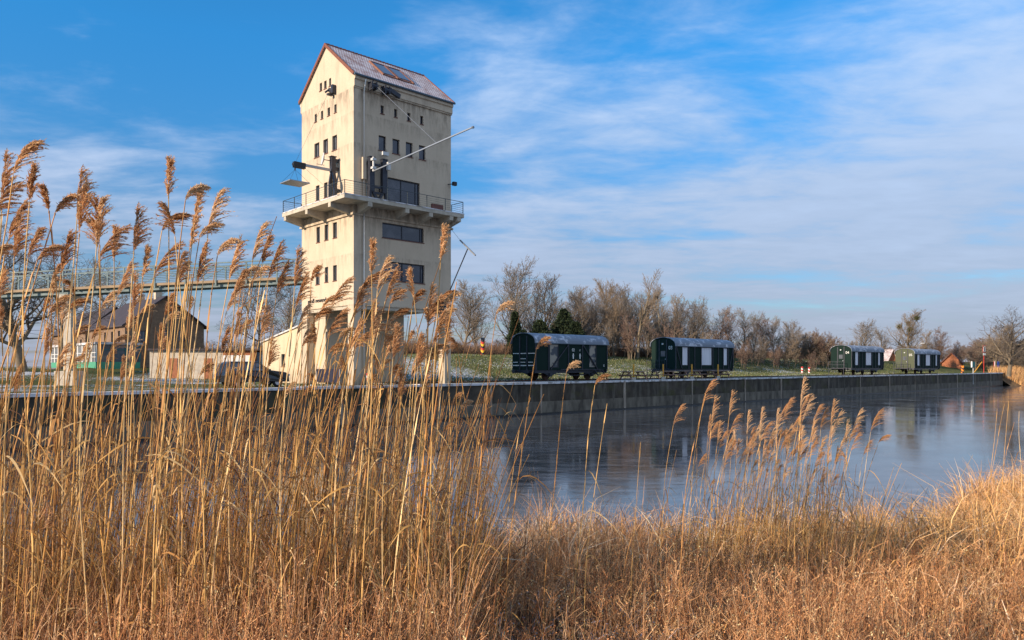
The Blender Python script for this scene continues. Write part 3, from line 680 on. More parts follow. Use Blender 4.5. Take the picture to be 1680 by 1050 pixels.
# annex behind the tower
an = empty('annex', TC+D2*(TL+.05), ROT); tag(an, 'cream plastered lean-to annex with sloping roof behind the tower', 'annex')
AL = 6.9; h0, h1 = 4.5, 3.35
aw = lrect(lambda a, b: (340+a*.1786, 520+b*.1786), 683, 716, 340, 455)
aw = (max(.8, aw[0]-TL), aw[1], aw[2]-TL, aw[3])
m = MB(); m.holed([(0, 0), (AL, 0), (AL, h1), (0, h0)], [rect(*aw)], lambda u, v: (0, u, v), (.2, 0, 0))
m.add([(0, 0, 0), (5.5, 0, 0), (5.5, AL, 0), (0, AL, 0), (0, 0, h0), (5.5, 0, h0), (5.5, AL, h1), (0, AL, h1)], [(0,1,5,4),(1,2,6,5),(2,3,7,6)]); m.build('wall', M['plaster2'], an)
m = MB(); m.add([(-.15, -.0, h0+.01), (5.6, 0, h0+.01), (5.6, AL+.2, h1-.02), (-.15, AL+.2, h1-.02), (-.15, 0, h0+.12), (5.6, 0, h0+.12), (5.6, AL+.2, h1+.09), (-.15, AL+.2, h1+.09)], [(0,3,2,1),(4,5,6,7),(0,1,5,4),(1,2,6,5),(2,3,7,6),(3,0,4,7)]); m.build('roof', M['coping'], an)
window(an, lk, *aw, fw=.06)

# ------------------------------------------------------------------ footbridge to the left
M['bridge'] = mat('bridge_steel', (.20, .27, .27), .6, .1, col2=(.13, .18, .19), nscale=3)
M['paleconc'] = mat('pale_concrete', (.62, .55, .44), .9, col2=(.42, .37, .3), nscale=2)
M['deck'] = mat('bridge_deck', (.42, .30, .18), .8, col2=(.3, .22, .14), nscale=2)
def bridge():
    rx, ry = (495-CX)/F*57.8, 57.8
    root = empty('footbridge', (rx, ry, 0)); tag(root, 'slim steel footbridge with wire railing running left from the tower', 'footbridge')
    L = 34.0; zr = EYE+(HY-455)/F*57.8; sl = -.048
    def zz(x): return zr+sl*x
    wd = 1.9
    d = MB(); 
    def beam(mb, x0, x1, y0, y1, a, b):
        mb.add([(-x0, y0, zz(x0)+a), (-x1, y0, zz(x1)+a), (-x1, y1, zz(x1)+a), (-x0, y1, zz(x0)+a), (-x0, y0, zz(x0)+b), (-x1, y0, zz(x1)+b), (-x1, y1, zz(x1)+b), (-x0, y1, zz(x0)+b)], [(0,3,2,1),(4,5,6,7),(0,1,5,4),(1,2,6,5),(2,3,7,6),(3,0,4,7)])
    # zz takes positive distance to the left
    beam(d, 0, L, -.02, .10, -.10, .09); beam(d, 0, L, wd-.10, wd+.02, -.10, .09); d.build('deck_girder', M['deck'], root)
    e = MB(); beam(e, 0, L, .11, wd-.11, -.02, .06); beam(e, 0, L, .2, .34, -.42, -.22); beam(e, 0, L, wd-.34, wd-.2, -.42, -.22)
    for i in range(17): x = i*2.1+.5; e.box(-x-.06, .05, zz(x)-.22, -x+.06, wd-.05, zz(x)-.165)
    e.build('deck', M['bridge'], root)
    for side, y in ((0, -.05), (1, wd+.05)):
        r = MB(); n = 15; sp = 2.36; Hh = 1.42; ox = 1.9
        for i in range(n):
            x = ox+i*sp
            if x > L: break
            r.bar((-x, y, zz(x)-.3), (-x, y, zz(x)+Hh), .10)
            if i+1 < n:
                x2 = x+sp
                if i % 2: r.bar((-x, y, zz(x)+.1), (-x2, y, zz(x2)+Hh-.05), .05)
                else: r.bar((-x, y, zz(x)+Hh-.05), (-x2, y, zz(x2)+.1), .05)
        r.bar((0, y, zz(0)+Hh), (-L, y, zz(L)+Hh), .085)
        for k in range(1, 9): r.tube([(0, y+.02, zz(0)+.14+k*.13), (-L, y+.02, zz(L)+.14+k*.13)], .014, 4)
        r.build('railing', M['bridge'], root)
    # pylon
    px = (103-CX)/F*ry; gx = px-rx; t, D = tD(px, ry+.9); g = gz(t, D)
    p = MB(); zt_ = zz(-gx)-.44
    p.box(gx-.30, .55, g-.1, gx+.30, 1.25, zt_-.85); p.build('pylon', M['paleconc'], root, bevel=.02)
    p = MB(); p.box(gx-.42, -.1, zt_-.85, gx+.42, 2.0, zt_); p.build('pylon_head', M['paleconc'], root, bevel=.02)
    p = MB(); p.box(gx-.75, .1, g-.2, gx+.75, 1.7, g+1.15); p.build('pylon_footing', M['paleconc'], root, bevel=.03)
bridge()

# ------------------------------------------------------------------ houses
M['brick'] = mat('yellow_brick', (.25, .165, .10), .9, col2=(.16, .10, .065), nscale=2.5, bump=.3)
M['brick_dark'] = mat('red_brick', (.38, .15, .07), .9, col2=(.28, .10, .05), nscale=4)
M['slate'] = mat('dark_roof', (.030, .026, .032), .8, col2=(.06, .045, .05), nscale=2, bump=.4)
M['greenpaint'] = mat('green_paint', (.06, .30, .18), .6)
M['teal'] = mat('teal_paint', (.02, .12, .13), .6)
def gable_house(name, C, W_, L_, he, hr, wallm, roofm, label, wins=(), lwins=(), rot=ROT, cat='house', chim=None):
    h = empty(name, C, rot); tag(h, label, cat)
    m = MB(); m.holed([(0, -1), (W_, -1), (W_, he), (W_/2, hr), (0, he)], [rect(*w) for w in wins], lambda u, v: (u, 0, v), (0, .2, 0))
    m.holed([(0, -1), (L_, -1), (L_, he), (0, he)], [rect(*w) for w in lwins], lambda u, v: (0, u, v), (.2, 0, 0))
    m.add([(W_, 0, -1), (W_, L_, -1), (W_, L_, he), (W_, 0, he)], [(0, 1, 2, 3)]); m.add([(0, L_, -1), (W_, L_, -1), (W_, L_, he), (W_/2, L_, hr), (0, L_, he)], [(0, 1, 2, 3, 4)])
    m.build('wall', M[wallm], h)
    r = MB(); o = .45; k = (hr-he)/(W_/2); th = .16
    for s in (0, 1):
        def X(x): return x if s == 0 else W_-x
        r.add([(X(-o), -o, he-k*o), (X(W_/2), -o, hr), (X(W_/2), L_+o, hr), (X(-o), L_+o, he-k*o), (X(-o), -o, he-k*o+th), (X(W_/2), -o, hr+th), (X(W_/2), L_+o, hr+th), (X(-o), L_+o, he-k*o+th)], [(0,3,2,1),(4,5,6,7),(0,1,5,4),(1,2,6,5),(2,3,7,6),(3,0,4,7)])
    rr = r.build('roof', M[roofm], h)
    if chim: 
        for cx, cy in chim: MB().box(cx-.4, cy-.4, hr-1.0, cx+.4, cy+.4, hr+.9).build('chimney', M['plaster'], rr)
    for w in wins: window(h, fk, *w, fw=.07, mull=((w[0]+w[2])/2,), glass='glassgrey')
    for w in lwins: window(h, lk, *w, fw=.07, mull=((w[0]+w[2])/2,), glass='glassgrey')
    return h
hc = at(205, 601, 92); hz_ = EYE-.15
house = gable_house('brick_house', (hc.x, hc.y, hz_), 9.6, 16.5, 5.4, 9.0, 'brick', 'slate', 'brown brick gabled house with dark roof behind the reeds at left',
    wins=[(1.6, 3.2, 2.4, 4.6), (4.2, 3.4, 5.0, 4.8), (6.4, 3.4, 7.2, 4.8)], lwins=[(2.0, 3.2, 2.9, 4.6), (5.0, 3.2, 5.9, 4.6), (8.2, 3.2, 9.1, 4.6)], chim=[(4.8, 3), (4.8, 10)])
# glazed garden room on the lit side of the house
def garden_room():
    c = at(158, 600, 84); r = empty('garden_room', (c.x, c.y, hz_-.1), ROT); tag(r, 'white and green glazed garden room in front of the brick house', 'conservatory')
    Wd, Ln, Hh = 4.6, 22.0, 3.1
    m = MB(); m.box(0, 0, -.8, Wd, Ln, .75); m.build('plinth', M['greenpaint'], r)
    m = MB(); m.box(.05, .05, .75, Wd-.05, Ln-.05, Hh-.35); m.build('glazing', M['glassgrey'], r)
    m = MB()
    for i in range(12):
        y = .06+i*(Ln-.12)/11; m.box(-.03, y-.17, .752, .048, y+.17, Hh-.36)
        if i < 11:
            for k in (1, 2): yy = y+k*2.0/3; m.box(-.0, yy-.035, .752, .045, yy+.035, Hh-.36)
    for z in (1.3, 1.8): m.box(-.005, .1, z-.03, .040, Ln-.1, z+.03)
    m.build('white_frames', M['white'], r)
    m = MB()
    for i in range(4): x = .06+i*(Wd-.12)/3; m.box(x-.09, -.03, .752, x+.09, .048, Hh-.36)
    m.box(0, -.02, 2.1, Wd, .044, 2.2); m.build('teal_frames', M['teal'], r)
    m = MB(); m.box(-.2, -.2, Hh-.355, Wd+.2, Ln+.2, Hh-.1); m.build('roof', M['coping'], r)
garden_room()
c = at(140, 601, 108); gable_house('brick_house', (c.x, c.y, hz_), 8, 20, 5.4, 8.8, 'brick', 'slate', 'further wing of yellow brick with dark roof at the far left', lwins=[(2+3.2*i, 2.6, 2.9+3.2*i, 4.1) for i in range(5)])
def garage():
    c = at(372, 592, 74); zg = gz(*tD(c.x, c.y))
    r = empty('garage', (c.x, c.y, zg), R(2)); tag(r, 'low whitewashed garage row with flat roof and brick end left of the annex', 'garage')
    m = MB(); m.box(-7.5, 0, -.6, -.4, 5, 2.75); m.build('wall', M['paleconc'], r)
    m = MB(); m.box(-.38, -.03, -.6, 2.3, .0, 2.3); m.build('garage_door', M['white'], r)
    m = MB(); m.box(-.4, .005, -.6, 2.3, 5, 2.75); m.box(2.32, -.02, -.6, 2.75, 5.0, 2.75); m.build('pier', M['brick_dark'], r)
    m = MB(); m.box(2.78, .3, -.6, 5.6, 5, 1.2); m.build('low_brick_wall', M['brick_dark'], r)
    m = MB(); m.box(2.78, .35, 1.21, 5.6, 5, 2.6); m.build('grey_panel', M['zinc'], r)
    m = MB(); m.box(-7.8, -.35, 2.77, 5.7, 5.2, 2.95); m.build('roof', M['slate'], r)
    
    for x_ in (-2.2, -5.6): m = MB(); m.box(x_, -.04, -.5, x_+.8, -.003, 2.0); m.build('door', M['brick_dark'], r)
    # sloping wall to the left
    c2 = at(262, 596, 76); zg2 = gz(*tD(c2.x, c2.y)); w = empty('garden_wall', (c2.x, c2.y, zg2), 0); tag(w, 'pale sloping garden wall left of the garages', 'wall')
    MB().prism([(0, -.6), (3.0, -.6), (3.0, 2.6), (0, 1.2)], 'y', 0, .3).build('masonry', M['plaster2'], w); MB().prism([(-.05, 1.205), (3.05, 2.605), (3.05, 2.72), (-.05, 1.32)], 'y', -.06, .36).build('capping', M['coping'], w)
garage()

# ------------------------------------------------------------------ dark car behind the reeds
def lathe(mb, c, prof, n=20, axis='y'):
    vs = []; fs = []
    for r_, h in prof:
        for k in range(n):
            a = 2*math.pi*k/n; vs.append((c[0]+r_*math.cos(a), c[1]+h, c[2]+r_*math.sin(a)) if axis == 'y' else (c[0]+h, c[1]+r_*math.cos(a), c[2]+r_*math.sin(a)))
    for i in range(len(prof)-1):
        for k in range(n): fs.append((i*n+k, i*n+(k+1) % n, (i+1)*n+(k+1) % n, (i+1)*n+k))
    mb.add(vs, fs)
M['carpaint'] = mat('black_car_paint', (.012, .013, .018), .25, .2, spec=.8)
M['tyre'] = mat('tyre', (.015, .015, .015), .9)
M['chrome'] = mat('rim_metal', (.4, .4, .42), .35, .9)
def car():
    p, t = at_off(414, 3.4); r = empty('parked_car', (p.x, p.y, Q), ROT); tag(r, 'black estate car parked beside the annex behind the reeds', 'car')
    prof = [(-2.15, .35), (-2.2, .8), (-2.1, 1.0), (-1.95, 1.52), (-1.6, 1.66), (.1, 1.66), (.85, 1.12), (1.95, .98), (2.15, .78), (2.18, .35)]
    xs = [p_[0] for p_ in prof]
    m = MB(); vs = []; n = len(prof)
    for y, k in ((-.86, 0), (-.62, 1), (.62, 1), (.86, 0)):
        for x, z in prof: vs.append((x*(1 if k else .985), y if z < 1.2 else y*.82, z if k else min(z, .35+(z-.35)*.97)))
    fs = []
    for j in range(3):
        for i in range(n): fs.append((j*n+i, j*n+(i+1) % n, (j+1)*n+(i+1) % n, (j+1)*n+i))
    fs += [tuple(range(n)), tuple(range(3*n, 4*n))[::-1]]
    m.add(vs, fs); b = m.build('body', M['carpaint'], r, bevel=.04)
    for s in (-1, 1):
        g = MB()
        for x0, x1, xa, xb in ((-1.78, -.75, -1.7, -.75), (-.68, .25, -.68, .08), (-1.9, -1.85, -1.9, -1.85)):
            y0, y1 = s*.855, s*.735; g.add([(x0, y0, 1.08), (x1+.12, y0, 1.08), (xb, y1, 1.54), (xa, y1, 1.54)], [(0, 1, 2, 3)])
        g.build('side_window', M['glassgrey'], r)
    g = MB(); g.add([(.86, -.68, 1.15), (.86, .68, 1.15), (.16, .6, 1.63), (.16, -.6, 1.63)], [(0, 1, 2, 3)]); g.build('windscreen', M['glassgrey'], r)
    for x in (-1.35, 1.35):
        for y in (-.84, .66):
            w = MB(); lathe(w, (x, y, .33), [(.19, 0), (.32, .0), (.33, .03), (.33, .15), (.32, .18), (.19, .18)]); wo_ = w.build('wheel', M['tyre'], r, smooth=True)
            w = MB(); lathe(w, (x, y, .33), [(.0, .03), (.19, .01), (.19, .17), (0, .15)]); w.build('rim', M['chrome'], wo_)
    for s in (-.68, .68): m = MB(); m.box(2.12, s-.13, .72, 2.2, s+.13, .86); m.build('headlight', M['lamp'], r)
    m = MB(); m.box(.62, -1.0, 1.05, .8, -.86, 1.18); m.box(.62, .86, 1.05, .8, 1.0, 1.18); m.build('wing_mirror', M['carpaint'], r)
car()
# banner between the columns, red and white marker post
def banner():
    r = empty('banner', TC+D2*2.6+D1*.5, ROT); tag(r, 'dark blue tarpaulin banner hung between tower columns', 'banner')
    m = MB(); n = 14
    vs = [(.02*math.sin(i*1.9), .2+i*.26, z) for z in (.15, 1.15) for i in range(n)]; m.add(vs, [(i, i+1, n+i+1, n+i) for i in range(n-1)])
    o = m.build('cloth', mat('blue_tarpaulin', (.005, .007, .03), .6), r); s_ = o.modifiers.new('s', 'SOLIDIFY'); s_.thickness = .01
    m = MB(); m.tube([(0, .15, 0), (0, .15, 1.3)], .03, 8); m.tube([(0, 3.65, 0), (0, 3.65, 1.3)], .03, 8); m.build('post', M['galv'], r)
banner()
def striped_post(name, loc, h, r_, cols, label, cat, band, group=None, slant=0.0):
    e = empty(name, loc); tag(e, label, cat, group); n = int(round(h/band)); N = 12
    for ci, c in enumerate(cols):
        m = MB()
        for i in range(n):
            if i % len(cols) != ci: continue
            z0, z1 = i*band, min(h, (i+1)*band); vs = []
            for z in (z0, z1):
                for k in range(N): a = 2*math.pi*k/N; vs.append((r_*math.cos(a), r_*math.sin(a), max(0, min(h, z+slant*math.sin(a)*r_*2 if slant else z))))
            m.add(vs, [(k, (k+1) % N, N+(k+1) % N, N+k) for k in range(N)]+[tuple(range(N))[::-1], tuple(range(N, 2*N))])
        m.build('painted_bands', M[c], e)
    return e
M['red'] = mat('red_paint', (.55, .03, .02), .6); M['gold'] = mat('gold_paint', (.8, .45, .02), .6); M['orange'] = mat('orange_paint', (.85, .25, .02), .6); M['blue'] = mat('blue_paint', (.01, .07, .38), .5)
p, t = at_off(602.5, 1.2); striped_post('marker_post', (p.x, p.y, Q+.03), .85, .05, ['red', 'white'], 'thin red and white marker post at the quay edge under the tower', 'post', .17)
b0 = at(792, 586, 96); zg = gz(*tD(b0.x, b0.y)); striped_post('border_post', (b0.x, b0.y, zg-.05), 2.4, .26, ['gold', 'red', 'black'], 'black red and gold striped border post on the dike right of the tower', 'border post', .27, slant=.7)
b0 = at(1579, 592, 150); zg = gz(*tD(b0.x, b0.y)); striped_post('border_post', (b0.x, b0.y, zg-.05), 1.5, .26, ['orange', 'black'], 'orange and black striped post on the far dike beside the signs', 'post', .33, slant=.6)

# ------------------------------------------------------------------ railway wagons
def wagon_green(name, a, b, planks=5.5):
    m = bpy.data.materials.new(name); m.use_nodes = True; nt = m.node_tree; n = nt.nodes.new; l = nt.links.new
    bs = nt.nodes['Principled BSDF']; bs.inputs['Roughness'].default_value = .85; bs.inputs['Specular IOR Level'].default_value = .15
    tc = n('ShaderNodeTexCoord'); t = n('ShaderNodeTexNoise'); t.inputs['Scale'].default_value = 1.2; t.inputs['Detail'].default_value = 6; l(tc.outputs['Object'], t.inputs['Vector'])
    x = n('ShaderNodeMixRGB'); l(t.outputs['Fac'], x.inputs[0]); x.inputs[1].default_value = (*a, 1); x.inputs[2].default_value = (*b, 1); l(x.outputs[0], bs.inputs['Base Color'])
    w = n('ShaderNodeTexWave'); w.bands_direction = 'Z'; w.wave_profile = 'SAW'; w.inputs['Scale'].default_value = planks/3.14; l(tc.outputs['Object'], w.inputs['Vector'])
    bp = n('ShaderNodeBump'); bp.inputs['Strength'].default_value = .5; bp.inputs['Distance'].default_value = .02; l(w.outputs['Fac'], bp.inputs['Height']); l(bp.outputs[0], bs.inputs['Normal'])
    return m
M['wg'] = wagon_green('wagon_green', (.007, .020, .017), (.011, .027, .022))
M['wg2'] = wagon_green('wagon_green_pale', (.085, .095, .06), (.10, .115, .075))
M['wroof'] = mat('wagon_roof', (.17, .20, .25), .55, .2, col2=(.55, .58, .64), nscale=1.4, ndetail=8, lo=.52, hi=.64)
def wagon(px0, px1, D, he, body0, Wd, label, number, kind, endm='wg', rail=True):
    p0, t0 = at_off(px0, D); p1, t1 = at_off(px1, D); L = t1-t0; c = quay((t0+t1)/2, D+Wd/2); zg = gz((t0+t1)/2, D+1.5)
    r = empty('railway_wagon', (c.x, c.y, zg), ROT); tag(r, label, 'railway wagon', 'green railway wagons on the quay'); hl = L/2; hw = Wd/2
    hp = he+.85*Wd/3.0
    z0 = body0; y = -hw
    # side openings
    if kind == 0:
        wins = [(.185, .305), (.73, .838)]; zb, zt_ = z0+.22, he-.12
    else:
        wins = [(.11, .205), (.43, .612), (.82, .893)]; zb, zt_ = z0+.38, he-.12
    ops = [(-hl+a*L, zb, -hl+b*L, zt_) for a, b in wins]
    m = MB(); m.holed(rect(-hl, z0, hl, he), [rect(*o) for o in ops], lambda u, v: (u, -hw, v), (0, .2, 0))
    m.holed(rect(-hl, z0, hl, he), [], lambda u, v: (u, hw, v))
    b = m.build('side_wall', M['wg'], r)
    arc = [(-hw, he)]+[(-hw*math.cos(math.pi*k/14), he+(hp-he)*math.sin(math.pi*k/14)**.8) for k in range(1, 14)]+[(hw, he)]
    m = MB(); m.prism([(-hw, z0), (hw, z0)]+arc[::-1], 'x', -hl, -hl+.06); m.build('end_wall', M[endm], r)
    m = MB(); m.prism([(-hw, z0), (hw, z0)]+arc[::-1], 'x', hl-.06, hl); m.build('end_wall', M['wg'], r)
    m = MB(); o = .13; outer = [(-(hw+o)*math.cos(math.pi*k/18), he-.03+(hp-he+.07)*math.sin(math.pi*k/18)**.8) for k in range(19)]; inner = [(yy*.975, zz_-.045) for yy, zz_ in outer]
    N = 19; vs = [(x, a[0], a[1]) for x in (-hl-.14, hl+.14) for a in outer+inner]; fs = []
    for k in range(N-1):
        fs += [(k, k+1, 2*N+k+1, 2*N+k), (N+k, 3*N+k, 3*N+k+1, N+k+1), (k, N+k, N+k+1, k+1), (2*N+k, 2*N+k+1, 3*N+k+1, 3*N+k)]
    fs += [(0, 2*N, 3*N, N), (N-1, 2*N-1, 4*N-1, 3*N-1)]; m.add(vs, fs); ro = m.build('roof', M['wroof'], r)
    m = MB()
    for yy in (-hw-o-.01, hw+o-.05): m.box(-hl-.14, yy, he-.10, hl+.14, yy+.06, he-.035)
    m.build('roof_edge', M['zinc'], ro)
    # windows with curtains
    for oo in ops:
        f = MB(); a0, b0_, a1, b1 = oo; w_ = .05
        def blk(x0, zz0, x1, zz1): f.box(x0, -hw-.02, zz0, x1, -hw+.08, zz1)
        blk(a0+.002, b0_+.002, a0+w_, b1-.002); blk(a1-w_, b0_+.002, a1-.002, b1-.002); blk(a0+w_, b0_+.002, a1-w_, b0_+w_); blk(a0+w_, b1-w_, a1-w_, b1-.002)
        wo_ = f.build('window', M['frame'], r); g = MB(); g.box(a0+w_, -hw+.04, b0_+w_, a1-w_, -hw+.055, b1-w_); g.build('curtained_pane', M['curtain' if kind else 'curtain_dim'], wo_)
    # ribs and braces
    m = MB()
    def rib(f): q = MB(); q.box(-hl+f*L-.05, -hw-.07, z0, -hl+f*L+.05, -hw-.003, he-.11); q.build('rib', M['steel'], r)
    def dia(f0, g0, f1, g1): q = MB(); q.bar((-hl+f0*L, -hw-.045, z0+g0*(he-z0)), (-hl+f1*L, -hw-.045, z0+g1*(he-z0)-.05), .08, .10, up=(0, 1, 0)); q.build('brace', M['steel'], r)
    if kind == 0:
        for f in (.005, .17, .435, .63, .995): rib(f)
        dia(.195, .02, .43, .95); dia(.635, .95, .855, .02)
        m.box(-hl+.33*L, -hw-.10, z0+.0, -hl+.90*L, -hw-.075, z0+.08)
    else:
        for f in (.005, .213, .31, .42, .622, .72, .81, .905, .995): rib(f)
        dia(.01, .95, .10, .02); dia(.99, .95, .92, .02)
    if m.v: m.build('door_rail', M['steel'], r)
    for yy in (-hw/3.2, hw/3.2): m = MB(); m.box(-hl-.06, yy-.06, z0, -hl-.003, yy+.06, hp-.25); m.build('rib', M['steel'], r)
    # end door or text
    if kind == 0:
        m = MB(); rr = random.Random(2)
        for row, zz_ in enumerate((z0+1.45, z0+.98, z0+.66, z0+.36)):
            for colx in range(3):
                if row == 1 and colx != 1: continue
                c0 = hw*.93-colx*Wd/3; wdt = Wd/3*.78*(1 if row in (0, 3) else .7); yy = c0
                while yy > c0-wdt:
                    q = rr.uniform(.06, .16); m.box(-hl-.012, yy-q, zz_, -hl-.003, yy, zz_+(.07 if row < 3 else .09)); yy -= q+rr.uniform(.02, .05)
        m.build('end_markings', M['white'], r)
        for f, s in ((.505, '02'), (.60, 'r')):
            text_mesh('side_lettering', s, .38, M['white'], r, (-hl+f*L, -hw-.012, he-.75), (R(90), 0, 0), .006); m = MB(); x_ = -hl+f*L; m.box(x_-.06, -hw-.012, he-1.45, x_+.06, -hw-.003, he-.95); m.box(x_-.12, -hw-.012, he-1.2, x_+.12, -hw-.004, he-1.14); m.build('side_marking', M['white'], r)
        text_mesh('side_lettering', 'G', .3, M['white'], r, (hl-.5, -hw-.012, z0+.3), (R(90), 0, 0), .006)
    else:
        m = MB(); m.box(-hl-.03, -hw/3.2+.07, z0+.02, -hl-.003, hw/3.2-.07, he+.25); d = m.build('end_door', M[endm], r)
        m = MB(); m.box(-hl-.045, -hw/3.2+.2, z0+1.35, -hl-.031, hw/3.2-.2, z0+1.95); m.build('door_window', M['glassgrey'], d)
        m = MB(); m.box(-hl-.07, -hw/3.2+.12, z0+1.0, -hl-.03, -hw/3.2+.2, z0+1.12); m.build('handle', M['galv'], d)
        text_mesh('number', number, .52, M['white'], r, (-hl-.012, -hw*.62, he-.42), (R(90), 0, R(-90)), .006)
        m = MB(); m.box(-hl-.15, -.09, hp-.75, -hl-.003, .09, hp-.62); m.tube([(-hl-.12, 0, hp-.8), (-hl-.12, 0, hp-.66)], .08, 8); m.build('lamp', M['lamp'], r)
        # entrance platform with railing
        m = MB(); m.box(-hl-.95, -hw*.55, z0-.12, -hl-.065, hw, z0-.05)
        for yy in (-hw*.55+.04, 0.2*hw, hw*.6, hw-.04): m.bar((-hl-.92, yy, z0-.05), (-hl-.92, yy, z0+.95), .04)
        for z_ in (z0+.95, z0+.5): m.bar((-hl-.92, -hw*.55, z_), (-hl-.92, hw, z_), .035); m.bar((-hl-.92, hw-.04, z_), (-hl-.07, hw-.04, z_), .035)
        for i in range(9): yy = -hw*.5+i*hw*1.45/8; m.bar((-hl-.92, yy, z0-.05), (-hl-.92, yy, z0+.95), .015)
        m.bar((-hl-.9, hw-.1, z0-.1), (-hl-.9, hw-.1, .0), .06); m.bar((-hl-.9, -hw*.5, z0-.1), (-hl-.9, -hw*.5, 0), .06)
        m.build('platform_railing', M['steel'], r)
        if kind == 2: MB().tube([(-hl+.58*L, .2, hp-.1), (-hl+.58*L, .2, hp+.45)], .11, 10).build('stovepipe', M['zinc'], ro)
    # underframe
    m = MB(); m.box(-hl+.02, -hw+.15, z0-.28, hl-.02, -hw+.3, z0-.004); m.box(-hl+.02, hw-.3, z0-.28, hl-.02, hw-.15, z0-.004); m.box(-hl, -hw+.02, z0-.26, -hl+.15, hw-.02, z0-.004); m.box(hl-.15, -hw+.02, z0-.26, hl, hw-.02, z0-.004)
    m.box(-hl+.1, -.2, z0-.3, hl-.1, .2, z0-.02)
    for s in (-1, 1):
        xw = s*L*.29
        for yy in (-hw+.22, hw-.22):
            m.add([(xw-.62, yy-.04, z0-.28), (xw+.62, yy-.04, z0-.28), (xw+.17, yy-.04, .38), (xw-.17, yy-.04, .38), (xw-.62, yy+.04, z0-.28), (xw+.62, yy+.04, z0-.28), (xw+.17, yy+.04, .38), (xw-.17, yy+.04, .38)], [(0,3,2,1),(4,5,6,7),(0,1,5,4),(1,2,6,5),(2,3,7,6),(3,0,4,7)])
            m.tube([(xw-.75, yy-.02, z0-.3), (xw-.35, yy-.02, z0-.42), (xw+.35, yy-.02, z0-.42), (xw+.75, yy-.02, z0-.3)], .05, 6); m.box(xw-.14, yy-.16, .42, xw+.14, yy+.1, .70)
        m.tube([(xw, -hw+.3, .55), (xw, hw-.3, .55)], .07, 8)
    m.bar((-L*.29, -hw+.2, z0-.3), (-.8, -hw+.2, z0-.5), .06); m.bar((-.8, -hw+.2, z0-.5), (.8, -hw+.2, z0-.5), .06); m.bar((.8, -hw+.2, z0-.5), (L*.29, -hw+.2, z0-.3), .06)
    m.build('underframe', M['steel'], r)
    for s in (-1, 1):
        for yy in (-.80, .66):
            w = MB(); lathe(w, (s*L*.29, yy, .5+.06), [(.10, -.02), (.12, .02), (.40, .03), (.47, .0), (.5, .02), (.5, .12), (.42, .14), (.1, .12)], 24); w.build('wheel', M['rust'], r, smooth=False)
    for xs_, sg in ((-hl, -1), (hl, 1)):
        for yy in (-.88, .88):
            b_ = MB(); b_.tube([(xs_, yy, z0-.13), (xs_+sg*.42, yy, z0-.13)], [.10, .07], 10); b_.tube([(xs_+sg*.42, yy, z0-.13), (xs_+sg*.46, yy, z0-.13)], .2, 14); b_.build('buffer', M['steel'], r)
    if kind == 0:
        m = MB()
        for k in range(3): m.box(hl-1.9+.0, -hw-.15-.22*k, z0-.2-.24*k, hl-.9, -hw+.12-.22*k, z0-.16-.24*k)
        m.bar((hl-.88, -hw-.05, z0), (hl-.88, -hw-.8, .05), .04, .1); m.bar((hl-1.92, -hw-.05, z0), (hl-1.92, -hw-.8, .05), .04, .1)
        m.build('steps', M['steel'], r)
    return r
M['rust'] = mat('rusty_wheel', (.035, .022, .018), .7, .3, col2=(.12, .05, .03), nscale=5)
wagon(878, 996, 3.5, 3.47, 1.0, 2.95, 'nearest dark green wagon with two windows, diagonal braces and white end markings', '02', 0)
wagon(1107.7, 1202.7, 3.3, 3.58, 1.05, 3.1, 'green wagon numbered 03 behind the picnic tables with large curtained window', '03', 1)
wagon(1396.7, 1449.5, 2.6, 3.60, 1.1, 3.0, 'dark green wagon numbered 04 with stovepipe, third along the quay', '04', 2)
wagon(1500, 1541.9, 2.3, 3.50, 1.05, 3.0, 'farthest wagon, numbered 05, with sunlit pale green end wall', '05', 1, endm='wg2')
# rails
def rails():
    m = MB()
    for D in (4.25, 5.7):
        a = quay(-2, D, Q+.02); b = quay(118, D, Q+.02); m.bar((a.x, a.y, Q+.05), (b.x, b.y, Q+.05), .07, .1)
    tag(m.build('railway_track', M['rust']), 'pair of rusty rails lying in the grass under the wagons', 'track')
rails()
# ------------------------------------------------------------------ picnic tables and yellow posts
def picnic_table():
    r = empty('picnic_table', (0, 0, 0)); tag(r, 'x', 'picnic table', 'picnic tables along the quay edge')
    hl = 1.15
    t = MB()
    for i in range(5): y = -.36+i*.18; t.box(-hl, y-.082, .72, hl, y+.082, .765)
    t.build('table_top', M['table_top'], r)
    for s in (-1, 1):
        b = MB()
        for k in (0, 1): y = s*(.62+k*.14); b.box(-hl, y-.065, .42, hl, y+.065, .46)
        b.build('bench_seat', M['wood'], r)
    for x in (-.85, .85):
        l_ = MB(); l_.bar((x, -.28, .72), (x, -.78, 0), .05, .11, up=(1, 0, 0)); l_.bar((x+.055, .28, .72), (x+.055, .78, 0), .05, .11, up=(1, 0, 0)); l_.box(x-.08, -.78, .33, x-.03, .78, .42); l_.box(x-.08, -.36, .64, x-.03, .36, .72)
        l_.build('leg_frame', M['wood'], r)
    br = MB(); br.bar((-.8, 0, .40), (-.3, 0, .70), .04, .08); br.bar((.8, 0, .40), (.3, 0, .70), .04, .08); br.build('brace', M['wood'], r)
    return r
pt = picnic_table()
def copy_tree(o, parent=None):
    c = o.copy(); COL.objects.link(c); c.parent = parent
    for ch in o.children: copy_tree(ch, c)
    return c
tabs = [(1039, 'leftmost picnic table, standing clear of the wagon on the grass', .12), (1087, 'picnic table in front of the door end of wagon 03', -.05), (1132, 'picnic table below the wide middle window of wagon 03', .06), (1177, 'rightmost picnic table, below the right window of wagon 03', .0)]
